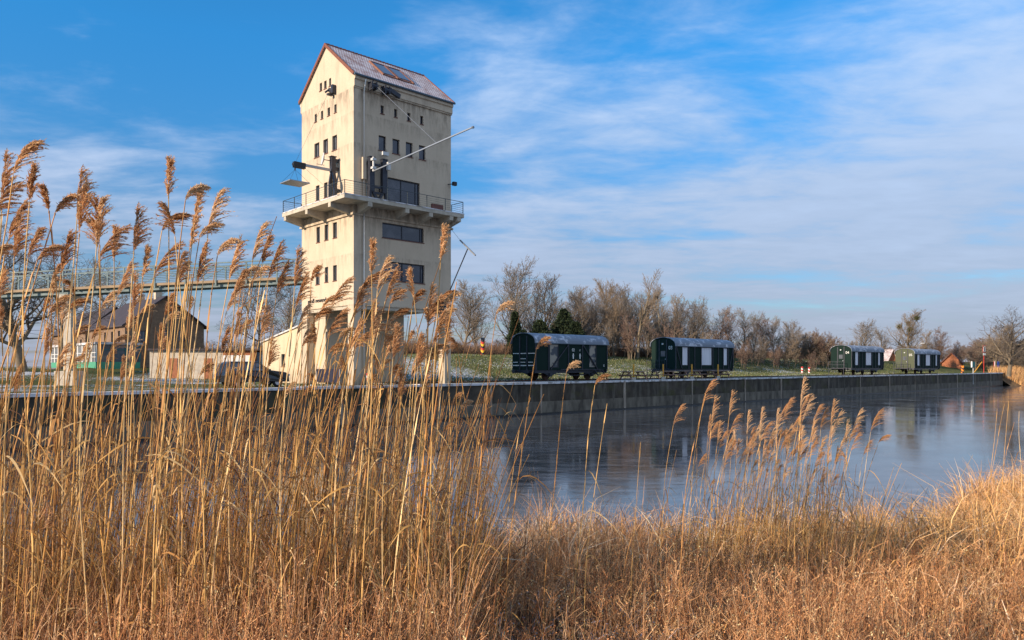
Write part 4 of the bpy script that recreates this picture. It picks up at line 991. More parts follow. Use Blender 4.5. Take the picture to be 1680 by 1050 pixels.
for i, (px, lb, a) in enumerate(tabs):
    o = pt if i == 0 else copy_tree(pt); p, t = at_off(px, 1.35); o.location = (p.x, p.y, gz(t, 1.35)+.01); o.rotation_euler = (0, 0, ROT-.28+a); o['label'] = lb; o.scale = (1.15, 1.15, 1.15)
def yellow_post():
    r = empty('mooring_post', (0, 0, 0)); tag(r, 'x', 'post', 'yellow posts beside the picnic tables')
    m = MB(); m.tube([(0, 0, 0), (0, 0, 1.55)], .075, 10); m.build('shaft', M['yellow'], r); m = MB(); m.box(-.2, -.2, 0, .2, .2, .28); m.build('base', M['concrete'], r, bevel=.02); return r
yp = yellow_post()
for i, (px, lb) in enumerate(((1039.5, 'yellow wooden post by the leftmost picnic table'), (1088, 'yellow post in front of wagon 03 near its door end'), (1135, 'yellow post in front of the wide window of wagon 03'), (1178, 'yellow post in front of the right window of wagon 03'))):
    o = yp if i == 0 else copy_tree(yp); p, t = at_off(px, .75); o.location = (p.x, p.y, Q+.02); o['label'] = lb
# ------------------------------------------------------------------ signs at the far end
def sign(name, px, D, h, label, panels, postm='galv', tilt=0):
    p, t = at_off(px, D); z = gz(t, D) if D >= 0 else .6
    r = empty(name, (p.x, p.y, z), ROT*.6+tilt); tag(r, label, 'sign')
    MB().tube([(0, 0, 0), (0, 0, h)], .06, 8).build('pole', M[postm], r)
    for (w, z0, z1, mm) in panels: MB().box(-w/2, -.14, z0, w/2, -.08, z1).build('panel', M[mm], r)
    return r
r = sign('gauge_sign', 1596.5, -.05, 4.1, 'white pole with teal panel at the quay edge near its far end', [(.8, 3.2, 4.2, 'teal')], 'lamp')
MB().box(-.48, -.13, 3.15, -.41, .1, 4.25).build('side_plate', M['white'], r)
r = sign('waterway_sign', 1614, 3.5, 5.6, 'tall red pole with red framed white board and small plate below', [(1.0, 4.2, 5.7, 'red'), (.8, 4.33, 5.57, 'white'), (.8, 3.6, 4.15, 'white')], 'red')
for o in r.children:
    if o.name.startswith('panel') and o.data.materials[0] == M['white']: o.location.y = -.025
m = MB(); m.tube([(0, -.185, 5.3), (0, -.175, 5.3)], .13, 10); m.bar((0, -.18, 4.75), (0, -.18, 5.2), .2, .02, up=(0, 1, 0)); m.bar((-.02, -.18, 4.8), (-.22, -.18, 4.45), .1, .02, up=(0, 1, 0)); m.bar((.02, -.18, 4.8), (.22, -.18, 4.45), .1, .02, up=(0, 1, 0)); m.build('symbol', M['black'], r)
MB().bar((-.1, .3, 2.3), (-1.9, .8, .1), .1).build('prop', M['yellow'], r)
sign('blue_sign', 1637, 3.2, 2.4, 'small blue information sign on short post near the quay end', [(.6, 1.1, 2.4, 'blue'), (.12, 1.5, 2.0, 'white')], 'red').children[2].location.y = -.03
sign('thin_marker', 1631, 3.6, 2.4, 'thin red and white marker rod just left of the blue sign', [(.14, 1.3, 2.4, 'white')], 'red')
# lamp post behind wagons and beacon boards
def lamp_post():
    p = at(1508, 590, 150); z = gz(*tD(p.x, p.y)); r = empty('street_lamp', (p.x, p.y, z)); tag(r, 'tall grey street lamp rising behind the farthest wagon', 'street lamp')
    MB().tube([(0, 0, 0), (0, 0, 5.6)], [.12, .08], 8).build('pole', M['galv'], r); m = MB(); m.tube([(0, 0, 5.6), (.5, -.2, 5.85)], .05, 6); m.box(.3, -.35, 5.8, .9, -.05, 5.95); m.build('lamp_head', M['lamp'], r)
lamp_post()
for i, px in enumerate((1316, 1327.5)):
    p = at(px, 588, 118); z = gz(*tD(p.x, p.y)); striped_post('beacon_board', (p.x, p.y, z-.02), 1.1, .15, ['red', 'white'], ('left' if i == 0 else 'right')+' one of two red and white beacon boards on the dike crest', 'beacon', .23, 'beacon boards on the dike', slant=.4)
# distant houses behind the last wagons
c = at(1545, 592, 185); gable_house('distant_house', (c.x, c.y, 3.5), 4.2, 5, 1.4, 3.6, 'brick_dark', 'tile_red', 'distant house with orange tiled roof right of the farthest wagon', rot=-.6)
c = at(1455, 592, 185); gable_house('distant_house', (c.x, c.y, 3.6), 3.4, 4.0, 1.6, 4.4, 'brick_dark', 'roof', 'distant house with snowy pale roof between the third and farthest wagons', rot=.35)
# ------------------------------------------------------------------ bare winter trees
def tubes_np(P0, P1, R0, R1, n=3):
    P0 = np.array(P0, float); P1 = np.array(P1, float); R0 = np.array(R0); R1 = np.array(R1)
    d = P1-P0; d /= np.linalg.norm(d, axis=1)[:, None]+1e-9
    up = np.where(np.abs(d[:, 2:3]) < .9, np.array([[0, 0, 1.]]), np.array([[1., 0, 0]]))
    a = np.cross(d, up); a /= np.linalg.norm(a, axis=1)[:, None]+1e-9; b = np.cross(d, a)
    V = []; 
    for P, Rr in ((P0, R0), (P1, R1)):
        for k in range(n):
            t = 2*math.pi*k/n; V.append(P+(a*math.cos(t)+b*math.sin(t))*Rr[:, None])
    V = np.stack(V, 1).reshape(-1, 3); m = len(P0); base = np.arange(m)[:, None]*2*n
    q = np.array([[k, (k+1) % n, n+(k+1) % n, n+k] for k in range(n)])
    return V, (base[:, :, None]+q[None]).reshape(-1, 4)
def gen_tree(seed, H=12.0, spread=1.0, start=.2, up=.15, stems=1, dens=1.0, r0=None, ang=(.5, 1.0), maxlev=3, tw=.0125):
    rng = random.Random(seed); segs = {0: ([], [], [], []), 1: ([], [], [], [])}
    def br(p, d, L, r, lev):
        n = (9, 6, 4, 3)[min(lev, 3)]; wob = (.07, .10, .13, .16)[min(lev, 3)]
        for i in range(n):
            f = i/n
            d = (d+Vector((rng.gauss(0, wob), rng.gauss(0, wob), rng.gauss(0, wob)*.6+up*(.5 if lev == 0 else 1)*.6))).normalized()
            q = p+d*(L/n); ra = max(tw, r*(1-.82*f)); rb = max(tw, r*(1-.82*(i+1)/n))
            k = 0 if lev == 0 or (lev == 1 and r > .09) else 1
            s = segs[k]; s[0].append(tuple(p)); s[1].append(tuple(q)); s[2].append(ra); s[3].append(rb)
            p = q
            if lev < maxlev:
                st = start if lev == 0 else .12
                if (i+1)/n >= st:
                    nk = (3, 2.1, 1.5)[lev]*dens; nk = int(nk)+(rng.random() < nk-int(nk))
                    for _ in range(nk):
                        az = rng.uniform(0, 6.283); an = rng.uniform(*ang)
                        u = d.orthogonal().normalized(); v = d.cross(u)
                        nd = (d*math.cos(an)+(u*math.cos(az)+v*math.sin(az))*math.sin(an)).normalized()
                        nl = L*rng.uniform(.38, .62)*(1.08-.62*(i+1)/n)*(spread if lev == 0 else 1)
                        br(p, nd, nl, max(tw, ra*rng.uniform(.42, .62)), lev+1)
    for s in range(stems):
        if stems == 1: br(Vector((0, 0, -.2)), Vector((rng.gauss(0, .06), rng.gauss(0, .06), 1)).normalized(), H*.86, r0 or H*.017, 0)
        else:
            a = rng.uniform(0, 6.28); rr = rng.uniform(0, .9)*stems**.5*.35
            br(Vector((rr*math.cos(a), rr*math.sin(a), -.1)), Vector((math.cos(a)*.22, math.sin(a)*.22, 1)).normalized(), H*rng.uniform(.6, .92), r0 or .05, 0)
    out = []
    for k, n in ((0, 6), (1, 3)):
        out.append(tubes_np(*segs[k], n) if segs[k][0] else None)
    return out
def bark(name, a, b):
    return mat(name, a, .95, col2=b, nscale=1.2, bump=.3, bscale=12, spec=.15)
M['bark'] = bark('bark', (.15, .12, .085), (.22, .18, .13)); M['bark2'] = bark('pale_bark', (.30, .25, .18), (.18, .15, .10))
TWIG = {'grey': bark('grey_twigs', (.20, .165, .13), (.25, .21, .17)), 'red': bark('reddish_twigs', (.23, .15, .12), (.19, .145, .115)), 'dark': bark('dark_twigs', (.10, .085, .075), (.15, .125, .10)), 'tan': bark('tan_twigs', (.29, .22, .15), (.23, .18, .13))}
TV = {}
def variant(key, twc, bk='bark', **kw):
    a, b = gen_tree(**kw); H = kw['H']
    mt = np_mesh(key+'_trunk', a[0], a[1], M[bk], link=False, smooth=True)
    mc = np_mesh(key+'_crown', b[0], b[1], TWIG[twc], link=False)
    top = max(a[0][:, 2].max(), b[0][:, 2].max()); TV[key] = (mt, mc, top)
variant('round_a', 'grey', seed=3, H=13, spread=.95, start=.22, up=.10, dens=1.05)
variant('round_b', 'grey', seed=8, H=12, spread=1.0, start=.18, up=.12, dens=1.0)
variant('round_c', 'red', seed=14, H=11, spread=.9, start=.2, up=.16, dens=1.1)
variant('wide_a', 'dark', seed=21, H=12, spread=1.2, start=.25, up=.05, dens=1.0, ang=(.6, 1.2))
variant('slim_a', 'tan', bk='bark2', seed=31, H=13, spread=.72, start=.25, up=.20, dens=.72, ang=(.4, .85))
variant('slim_b', 'grey', bk='bark2', seed=37, H=13, spread=.8, start=.25, up=.18, dens=.75, ang=(.4, .9))
variant('open_a', 'grey', seed=61, H=13, spread=1.2, start=.2, up=.14, dens=1.1, ang=(.45, .95), tw=.015)
variant('open_b', 'tan', seed=67, H=12, spread=1.1, start=.18, up=.16, dens=1.05, ang=(.45, .95), tw=.014)
variant('bush_a', 'red', seed=41, H=6, spread=.7, start=.15, up=.15, stems=7, dens=.58, tw=.011)
variant('bush_b', 'tan', seed=44, H=6, spread=.75, start=.15, up=.15, stems=8, dens=.6, tw=.011)
variant('bush_c', 'grey', seed=47, H=7, spread=.8, start=.1, up=.12, stems=6, dens=.7, tw=.011)
variant('big_a', 'dark', bk='bark', seed=53, H=14, spread=1.25, start=.22, up=.04, dens=1.0, r0=.42, ang=(.5, 1.2))
trng = random.Random(77)
def put_tree(key, px, topy, Y, label, cat='bare tree', group='bare trees on the dike', sx=1.0, name='bare_tree', rz=None, zb=None):
    base = at(px, HY, Y); z = gz(*tD(base.x, base.y)) if zb is None else zb
    ztop = EYE+(HY-topy)/F*Y; mt, mc, top = TV[key]; s = (ztop-z)/top*(1.07 if name == 'bare_tree' else 1.0)
    r = empty(name, (base.x, base.y, z), trng.uniform(0, 6.28) if rz is None else rz); tag(r, label, cat, group); r.scale = (s*sx, s*sx, s)
    for nm, me in (('trunk', mt), ('crown', mc)):
        o = bpy.data.objects.new(nm, me); COL.objects.link(o); o.parent = r
    return r
T = [('round_a', 757, 463, 104, 'low spreading bare tree just right of the tower legs', 1.15), ('open_a', 833, 430, 108, 'tallest bare tree with broad fan crown left of the nearest wagon', .95),
     ('slim_b', 868, 470, 112, 'thin bare tree half merged with the broad fan crowned one', 1.0), ('open_b', 897, 461, 112, 'bare tree rising behind the roof of the nearest wagon', 1.1),
     ('open_a', 950, 478, 112, 'bare tree above the right end of the nearest wagon', 1.3), ('open_b', 1008, 462, 112, 'first of three slender tall trees between wagons', .8),
     ('slim_a', 1046, 453, 113, 'middle of the three slender tall trees between wagons', 1.1), ('slim_b', 1084, 458, 114, 'slender tall tree with a dark nest near its top', .9),
     ('round_b', 1121, 497, 116, 'spreading bare tree above wagon 03', 1.25), ('round_b', 1150, 505, 118, 'bushy bare tree above the right half of wagon 03', 1.0),
     ('round_c', 1196, 505, 122, 'rounded reddish bare tree right of wagon 03', .95), ('round_a', 1218, 508, 124, 'rounded grey bare tree beside the reddish one right of wagon 03', 1.0),
     ('round_c', 1252, 520, 128, 'low bare tree in the middle of the treeline gap', 1.1), ('round_b', 1286, 528, 130, 'low bare tree near the beacon boards', 1.1),
     ('open_a', 1413, 527, 165, 'airy grey bare tree above wagon 04', 1.3), ('open_b', 1487, 514, 170, 'tall bare tree with round mistletoe clumps behind the farthest wagon', 1.25),
     ('round_c', 1542, 538, 185, 'small round reddish tree right of the farthest wagon', 1.25), ('open_b', 1630, 536, 165, 'bare tree left of the large one at the right edge', 1.5),
     ('big_a', 1655, 508, 112, 'large dark bare tree at the right edge of the picture', 1.15), ('round_c', 1600, 560, 180, 'low brown tree behind the far signs', 1.5)]
for k, px, ty, Y, lb, sx in T:
    tr_ = put_tree(k, px, ty, Y, lb, sx=sx)
    if 'mistletoe' in lb: MT = tr_
    if 'nest' in lb: NT = tr_
T2 = [('open_b', 975, 472, 120, 'tall grey tree behind the gap between the two nearest wagons'), ('open_a', 1028, 462, 121, 'broad grey tree left of the nest tree'), ('open_a', 1066, 470, 122, 'grey tree right behind the middle slender tree'), ('open_b', 1100, 485, 121, 'grey tree right of the nest tree'),
      ('open_a', 1138, 492, 124, 'grey tree above the middle of wagon 03'), ('open_b', 1172, 508, 126, 'grey tree above the right end of wagon 03'), ('open_a', 1235, 515, 132, 'grey tree right of the rounded pair'), ('open_a', 1270, 520, 134, 'grey tree left of the beacon boards'), ('open_b', 1306, 530, 136, 'grey tree above the beacon boards'),
      ('open_a', 860, 480, 118, 'faint grey tree behind the left end of the nearest wagon'), ('open_b', 925, 476, 119, 'grey tree above the largest evergreen'), ('open_a', 783, 478, 112, 'grey tree between the tower and the fan crowned tree'), ('open_a', 1445, 540, 175, 'low grey tree behind the roof of wagon 04'), ('round_c', 1340, 540, 150, 'low reddish tree between the beacon boards and wagon 04'), ('round_c', 1362, 546, 152, 'low reddish tree at the left end of wagon 04'), ('open_b', 1515, 545, 185, 'low grey tree behind the farthest wagon roof'), ('round_c', 1570, 560, 190, 'low reddish tree left of the far signs')]
for k, px, ty, Y, lb in T2: put_tree(k, px, ty, Y, lb, sx=.95)
# nest and mistletoe
def blob(name, c, r_, m, label, cat, seed):
    rg = random.Random(seed); P0 = []; P1 = []
    for i in range(260):
        v = Vector((rg.gauss(0, 1), rg.gauss(0, 1), rg.gauss(0, 1))).normalized()*r_*rg.uniform(.3, 1); w = v+Vector((rg.gauss(0, 1), rg.gauss(0, 1), rg.gauss(0, 1)))*r_*.35; P0.append(v); P1.append(w)
    V, Fq = tubes_np(P0, P1, [.03]*260, [.02]*260, 3); o = np_mesh(name, V, Fq, m); o.location = c; tag(o, label, cat)
M['mistletoe'] = mat('mistletoe', (.09, .10, .03), .9)
def on_crown(px, py, Y, tree=None):
    # nearest twig of the given tree
    r = tree or MT; me = [c for c in r.children if c.name.startswith('crown')][0].data; Rm = Matrix.Rotation(r.rotation_euler.z, 3, 'Z'); g = at(px, py, Y)
    best = None
    for v in list(me.vertices)[::3]:
        w = Rm @ Vector((v.co.x*r.scale.x, v.co.y*r.scale.y, v.co.z*r.scale.z))+r.location; e = (w-g); e = abs(e.x)+abs(e.z)
        if best is None or e < best[0]: best = (e, w)
    return best[1]
for i, (a, b, w) in enumerate(((1493.5, 523, 'uppermost'), (1488, 531, 'middle'), (1477, 536, 'left'), (1485, 541, 'lowest'))): blob('mistletoe', on_crown(a, b, 169), .6, M['mistletoe'], w+' mistletoe clump in the tall tree behind the farthest wagon', 'mistletoe', 5+i)
blob('birds_nest', on_crown(1080, 486, 114, NT), .34, TWIG['dark'], 'dark birds nest high in the slender tree', 'nest', 1)
# thicket of brown bushes along the dike
bl = {'bush_a': 'reddish brown leafless thicket bush on the dike', 'bush_b': 'tan leafless thicket bush on the dike', 'bush_c': 'grey brown leafless thicket bush on the dike'}
def bush(px, ty, Y, key=None, gl='thicket bushes along the dike', lb=None, sx=None):
    key = key or trng.choice(['bush_a', 'bush_a', 'bush_b', 'bush_c'])
    put_tree(key, px, ty, Y, lb or bl[key], 'bush', gl, sx or trng.uniform(1.0, 1.4), 'thicket_bush')
def envl(px):
    pts = [(745, 530), (800, 520), (860, 525), (900, 500), (950, 490), (1000, 488), (1060, 482), (1100, 492), (1150, 512), (1200, 525), (1260, 530), (1320, 540), (1365, 548), (1372, 556)]
    for (a, b), (c_, d) in zip(pts[:-1], pts[1:]):
        if px <= c_: return b+(d-b)*(px-a)/(c_-a)
    return 556
for i in range(32):
    px = 748+i*19.5+trng.uniform(-4, 4); e = envl(px); far = i % 3
    bush(px, e+trng.uniform(12, 38)+(8 if far == 0 else 0), 108+far*6+max(0, px-1150)*.10, None)
for i in range(26):
    px = 940+i*8+trng.uniform(-4, 4); put_tree(trng.choice(['slim_a', 'slim_b', 'slim_a']), px, envl(px)+trng.uniform(-6, 14), 116+trng.uniform(0, 9), 'thin young trunk among the brown thicket between wagons', 'sapling', 'thin saplings in the thicket', .9, 'sapling')
for i in range(9): px = 1310+i*7; bush(px, 545+trng.uniform(-3, 8), 140, 'bush_a' if i % 3 else 'bush_b')
for i in range(34):
    px = 1385+i*9.2+trng.uniform(-3, 3); bush(px, (560 if px < 1590 else 552)+trng.uniform(-3, 10), 195+trng.uniform(0, 30), None, 'far bushes behind the last wagons and signs', 'low far brown bush on the horizon beyond the dike', 2.0)
for i in range(9): bush(1600+i*11, 558+trng.uniform(-6, 8), 185, trng.choice(['bush_c', 'bush_a']), 'far bushes behind the last wagons and signs', 'brown bush below the large tree at the right edge')
# left side trees
put_tree('big_a', 38, 362, 74, 'large spreading bare tree at the left edge behind the reeds', sx=1.15, group='bare trees by the houses')
put_tree('wide_a', 100, 398, 82, 'bare tree beside the bridge pylon', sx=1.15, group='bare trees by the houses')
put_tree('wide_a', 428, 444, 96, 'bare tree between the annex and the footbridge', sx=1.0, group='bare trees by the houses')
put_tree('round_b', 212, 430, 118, 'faint bare tree behind the brick house roof', sx=1.3, group='bare trees by the houses')
put_tree('round_a', 480, 470, 120, 'small bare tree left of the tower below the footbridge', sx=1.3, group='bare trees by the houses')
for i in range(16): bush(250+i*17, 556+trng.uniform(-6, 12), 150, None, 'far bushes left of the tower', 'low far bush left of the tower under the footbridge', 2.0)
for i in range(6): bush(600+i*22, 552+trng.uniform(-6, 8), 120, None, 'bushes seen between the tower legs', 'brown bush seen through the tower legs')
# evergreens
def needle_mat():
    return mat('evergreen_needles', (.012, .026, .010), .9, col2=(.035, .055, .018), nscale=1.0)
M['needles'] = needle_mat(); M['needles2'] = mat('ivy_green', (.04, .055, .018), .9, col2=(.08, .085, .03), nscale=1)
def evergreen(name, px, topy, Y, w, label, seed, m='needles', shape=1.0, base=None):
    b = at(px, HY, Y); z = gz(*tD(b.x, b.y)); H = EYE+(HY-topy)/F*Y-z; rg = np.random.RandomState(seed)
    r = empty(name, (b.x, b.y, z)); tag(r, label, 'evergreen'); N = 9000
    h = rg.rand(N)**.9; a = rg.rand(N)*6.283; p1, p2 = rg.rand(2)*6; rad = w*(1-h**1.4)**shape*(.72+.14*np.sin(h*31+p1)+.16*np.sin(a*3+h*9+p2)+.12*np.sin(a*5-h*14+p1))
    # boughs: cluster angles
    a = np.round(a*2.2+h*9)/2.2-h*4+rg.randn(N)*.18; rr = rad*np.sqrt(rg.rand(N))*.98+rg.randn(N)*.05
    drop = rg.rand(N) < .0
    c = np.stack([rr*np.cos(a), rr*np.sin(a), h*H*.97+.15-rr*.18+rg.randn(N)*.06], 1)
    d = np.stack([np.cos(a), np.sin(a), rg.randn(N)*.6-.1], 1)+rg.randn(N, 3)*.4; d /= np.linalg.norm(d, axis=1)[:, None]
    u = np.cross(d, rg.randn(N, 3)); u /= np.linalg.norm(u, axis=1)[:, None]; L = .22+.26*rg.rand(N)[:, None]
    V = np.stack([c-u*.03, c+u*.03, c+d*L+u*.07, c+d*L-u*.05], 1).reshape(-1, 3); Fq = np.arange(N*4).reshape(-1, 4)
    np_mesh('foliage', V, Fq, M[m], parent=r); MB().tube([(0, 0, -.2), (0, 0, H*.85)], [.14, .03], 7).build('trunk', M['bark'], r)
evergreen('conifer', 845, 513, 103, 1.5, 'slender dark evergreen left of the nearest wagon roof', 1)
evergreen('conifer', 858, 545, 102, 1.2, 'small dark evergreen beside the slender one', 2)
evergreen('conifer', 886, 527, 104, 2.6, 'broad dark evergreen behind the nearest wagon roof', 3, shape=.6)
evergreen('conifer', 925, 508, 106, 3.6, 'largest dark evergreen behind the middle of the nearest wagon', 4, shape=.7)
evergreen('conifer', 944, 530, 104, 2.2, 'low dark evergreen right of the largest one', 6, shape=.6)
evergreen('conifer', 750, 569, 100, 1.2, 'small dark evergreen near the tower leg', 5)

# ------------------------------------------------------------------ reeds
M['reed'] = mat_tint('reed_stem', .55, .0); M['plume'] = mat_tint('reed_plume', .9, .35); M['leaf'] = mat_tint('reed_leaf', .7, .3); M['dead'] = mat_tint('dead_growth', .8, .12)
def strips(P, Wd, side):
    # P: N x K x 3 centre lines, Wd: N x K widths, side: N x 3 unit side vectors (or N x K x 3)
    N, K, _ = P.shape
    if side.ndim == 2: side = np.repeat(side[:, None, :], K, 1)
    A = P-side*Wd[:, :, None]/2; B = P+side*Wd[:, :, None]/2
    V = np.stack([A, B], 2).reshape(-1, 3); base = (np.arange(N)[:, None]*K+np.arange(K-1)[None])*2
    q = np.stack([base, base+1, base+3, base+2], -1).reshape(-1, 4); return V, q
def norm(a): return a/(np.linalg.norm(a, axis=-1, keepdims=True)+1e-9)
class Acc:
    def __init__(s): s.V = []; s.Q = []; s.C = []; s.n = 0
    def add(s, V, Q, C):
        s.V.append(V); s.Q.append(Q+s.n); s.C.append(np.broadcast_to(C, (len(V), 3))); s.n += len(V)
    def mesh(s, name, m, **k): return np_mesh(name, np.concatenate(s.V), np.concatenate(s.Q), m, np.concatenate(s.C), **k)
STRAW = [(.78, .48, .17), (.66, .37, .12), (.86, .60, .28), (.55, .28, .09), (.74, .43, .14)]
def reed_geo(seed, H=3.0, plume=True, lean=.12, pl=.30, droop=.5, thick=.0044, leaves=2, bend=.0):
    rg = np.random.RandomState(seed); K = 14; f = np.linspace(0, 1, K)
    x = lean*H*(f**1.8)+.012*np.sin(f*9+seed); y = .01*np.sin(f*7+seed*2)*H; z = H*f*(1-.03*lean*f)
    P = np.stack([x, y, z], 1); r = thick*(1-.55*f)+.0008
    st = Acc(); col = np.array(STRAW[seed % 5])*(.85+.3*rg.rand())
    for i in range(K-1):
        V, Qd = tubes_np([P[i]], [P[i+1]], [r[i]], [r[i+1]], 5); c = col*(1.0 if rg.rand() > .25 else .7); st.add(V, Qd, c)
        if rg.rand() < .7:
            V, Qd = tubes_np([P[i+1]-np.array([0, 0, .006])], [P[i+1]+np.array([0, 0, .008])], [r[i+1]*1.45], [r[i+1]*1.35], 5); st.add(V, Qd, col*.55)
        # loose sheath
        if f[i] > .15 and rg.rand() < .55:
            a = rg.rand()*6.28; s = np.array([math.cos(a), math.sin(a), 0]); L = P[i+1]-P[i]
            PP = np.stack([P[i]+L*t+s*(.002+.010*t*t) for t in (0, .35, .7)]); V, Qd = strips(PP[None], np.array([[.010, .011, .004]]), np.cross(s, [0, 0, 1])[None]); st.add(V, Qd, col*1.05)
    LVS = []
    for i in range(leaves):
        lf = Acc()
        k = rg.randint(2, K-3); a = rg.uniform(-1.2, 1.2) if rg.rand() < .75 else rg.uniform(2, 4); dirn = np.array([math.cos(a), math.sin(a), 0]); L = rg.uniform(.22, .55); n = 7; t = np.linspace(0, 1, n)
        upk = rg.uniform(.3, .9); PP = P[k]+dirn*(t[:, None]*L*(.55+.3*t[:, None]))+np.array([0, 0, 1.])*((t*upk-t**2*rg.uniform(.7, 1.7))*L)[:, None]
        w = .013*np.sin(np.clip(t*2.6+.5, 0, 3.1))+.001; sd = norm(np.cross(dirn, [0, 0, 1]))*1.0; tw = t*rg.uniform(-2.5, 2.5)
        side = sd[None]*np.cos(tw)[:, None]+np.array([0, 0, 1.])[None]*np.sin(tw)[:, None]; V, Qd = strips(PP[None], w[None], side[None]); lf.add(V, Qd, np.array(STRAW[rg.randint(5)])*rg.uniform(.7, 1.1)); LVS.append(lf)
    pa = None
    tipdir = norm(P[-1]-P[-2]); tip = P[-1]
    if plume:
        pa = Acc(); base = np.array([(.58, .34, .17), (.66, .42, .22), (.50, .28, .13), (.72, .50, .29)][seed % 4])
        # main axis keeps going up and nods to the leeward side
        Kr = 10; t = np.linspace(0, 1, Kr); ax = np.stack([P[-1]+tipdir*pl*tt*(1-.25*droop*tt)+np.array([1, 0, 0])*pl*droop*.55*tt**2-np.array([0, 0, 1.])*pl*droop*.22*tt**2.2 for tt in t])
        for i in range(Kr-1): V, Qd = tubes_np([ax[i]], [ax[i+1]], [.0014], [.001], 3); pa.add(V, Qd, base*1.1)
        NB = 46; u = np.sort(rg.rand(NB)**.85); idx = u*(Kr-1); i0 = np.clip(idx.astype(int), 0, Kr-2); fr_ = (idx-i0)[:, None]
        S0 = ax[i0]*(1-fr_)+ax[i0+1]*fr_; D0 = norm(ax[i0+1]-ax[i0])
        az = rg.rand(NB)*6.283; rad = np.stack([np.cos(az), np.sin(az), 0*az], 1)
        dr = norm(D0*1.4+rad*.38+np.array([.35*droop+.12, 0, .0]))
        L = pl*(.72-.46*u)*rg.uniform(.6, 1.15, NB); L = np.maximum(L, .03)
        Kb = 6; tt = np.linspace(0, 1, Kb); PB = S0[:, None]+dr[:, None]*(L[:, None]*tt[None])[:, :, None]
        cv = (.6+.8*(1-u))[:, None, None]; PB += np.array([.45*droop+.12, 0, -.34])*(L[:, None]*tt[None]**2)[:, :, None]*cv
        PB += rg.randn(NB, Kb, 3)*.003*tt[None, :, None]
        c = base[None]*rg.uniform(.75, 1.3, (NB, 1)); 
        for fl, wd in ((0, .0045), (1, .0035)):
            side = norm(np.cross(dr, rg.randn(NB, 3))); W_ = np.ones((NB, Kb))*wd*np.array([.3, .8, 1.1, 1.2, 1.0, .25]); V, Qd = strips(PB+rg.randn(NB, 1, 3)*.002, W_, side); pa.add(V, Qd, np.repeat(c, Kb*2, 0))
        # spikelets: fine hairs leaving each branchlet
        NS = 17; k = rg.randint(1, Kb, (NB, NS)); q = rg.rand(NB, NS, 1); bi = np.arange(NB)[:, None]
        s0 = PB[bi, k-1]*(1-q)+PB[bi, k]*q; d = norm((PB[bi, k]-PB[bi, k-1])+rg.randn(NB, NS, 3)*.010+np.array([.004, 0, -.003])); l_ = rg.uniform(.010, .024, (NB, NS, 1))
        s0 = s0.reshape(-1, 3); e = s0+(d*l_).reshape(-1, 3); sd = norm(np.cross(e-s0, rg.randn(NB*NS, 3)))
        PP = np.stack([s0, (s0+e)/2, e], 1); W_ = np.tile(np.array([[.0012, .0042, .0008]]), (NB*NS, 1)); V, Qd = strips(PP, W_, sd)
        pa.add(V, Qd, np.minimum(np.repeat(np.repeat(c, NS, 0)*rg.uniform(.75, 1.3, (NB*NS, 1)), 6, 0), .95))
        tip = ax[-1]
    return st, LVS, pa, tip
RV = []
NVP = 14
for i in range(NVP+5+6):
    plume = i < NVP or i >= NVP+5
    H = 3.0; st, lf, pa, tip = reed_geo(100+i, H, plume, lean=[.06, .10, .14, .08, .12, .03, .17][i % 7], pl=[.19, .23, .27, .16, .29][i % 5] if i < NVP else .40+.02*(i % 4), droop=[.3, .6, .15, .8, .4, .05, .7][i % 7] if i < NVP else [.1, .25, .05, .35, .15, .3][i-NVP-5], leaves=3 if plume else 4)
    RV.append((st.mesh('reed_stem', M['reed'], link=False), [q.mesh('reed_leaf', M['leaf'], link=False) for q in lf], pa.mesh('reed_plume', M['plume'], link=False) if pa else None, Vector(tip), plume))
rrng = random.Random(4)
def put_reed(px, py, Y, label, group, var=None, phi=None, plume=True, xs=1.0):
    tipw = at(px, py, Y); var = rrng.randrange(NVP) if var is None else var
    if not plume: var = NVP+rrng.randrange(5)
    ms, ml, mp_, tip, _ = RV[var]; phi = rrng.gauss(0, .75) if phi is None else phi
    s = 1.0; bx, by = tipw.x, tipw.y
    for _ in range(4):
        g = max(bank_z(bx, by), -.25); s = (tipw.z-g)/tip.z; off = Matrix.Rotation(phi, 3, 'Z') @ Vector((tip.x*s*xs, tip.y*s, 0)); bx, by = tipw.x-off.x, tipw.y-off.y
    r = empty('reed', (bx, by, g-.03), phi); tag(r, label, 'reed', group); w = .55+.45*s if s > 1 else max(.7, s)
    r.scale = (s*xs if abs(s-1) < .5 else s, s, s)
    for nm, me in [('stem', ms), ('plume', mp_)]+[('leaf', q) for q in ml]:
        if me is None: continue
        o = bpy.data.objects.new(nm, me); COL.objects.link(o); o.parent = r
    return r
GL = 'tall reeds in the left stand'; LL = 'tall golden reed with feathery plume in the dense left stand'
hand = [(52, 226), (55, 270), (20, 300), (72, 300), (30, 345), (62, 372), (134, 276), (158, 324), (118, 312), (150, 356), (188, 372), (168, 325), (92, 395), (115, 380), (196, 370), (140, 300), (277, 260), (226, 336), (273, 332), (297, 343), (325, 313), (329, 296), (359, 311), (318, 355), (352, 360), (379, 385), (392, 392), (335, 400), (300, 410), (285, 398), (240, 404), (10, 250), (12, 395), (38, 330),
        (430, 365), (458, 398), (440, 385), (489, 404), (470, 428), (415, 432), (398, 440), (500, 450), (520, 432), (545, 480), (568, 455), (590, 470), (610, 393), (633, 420), (622, 440), (600, 455), (655, 470), (648, 440), (674, 440), (690, 470), (708, 465), (727, 370), (700, 500), (718, 485), (735, 495), (745, 475), (662, 500), (640, 520), (620, 505), (590, 520), (560, 505), (535, 500), (500, 500), (515, 530), (575, 545), (690, 545), (720, 560)]
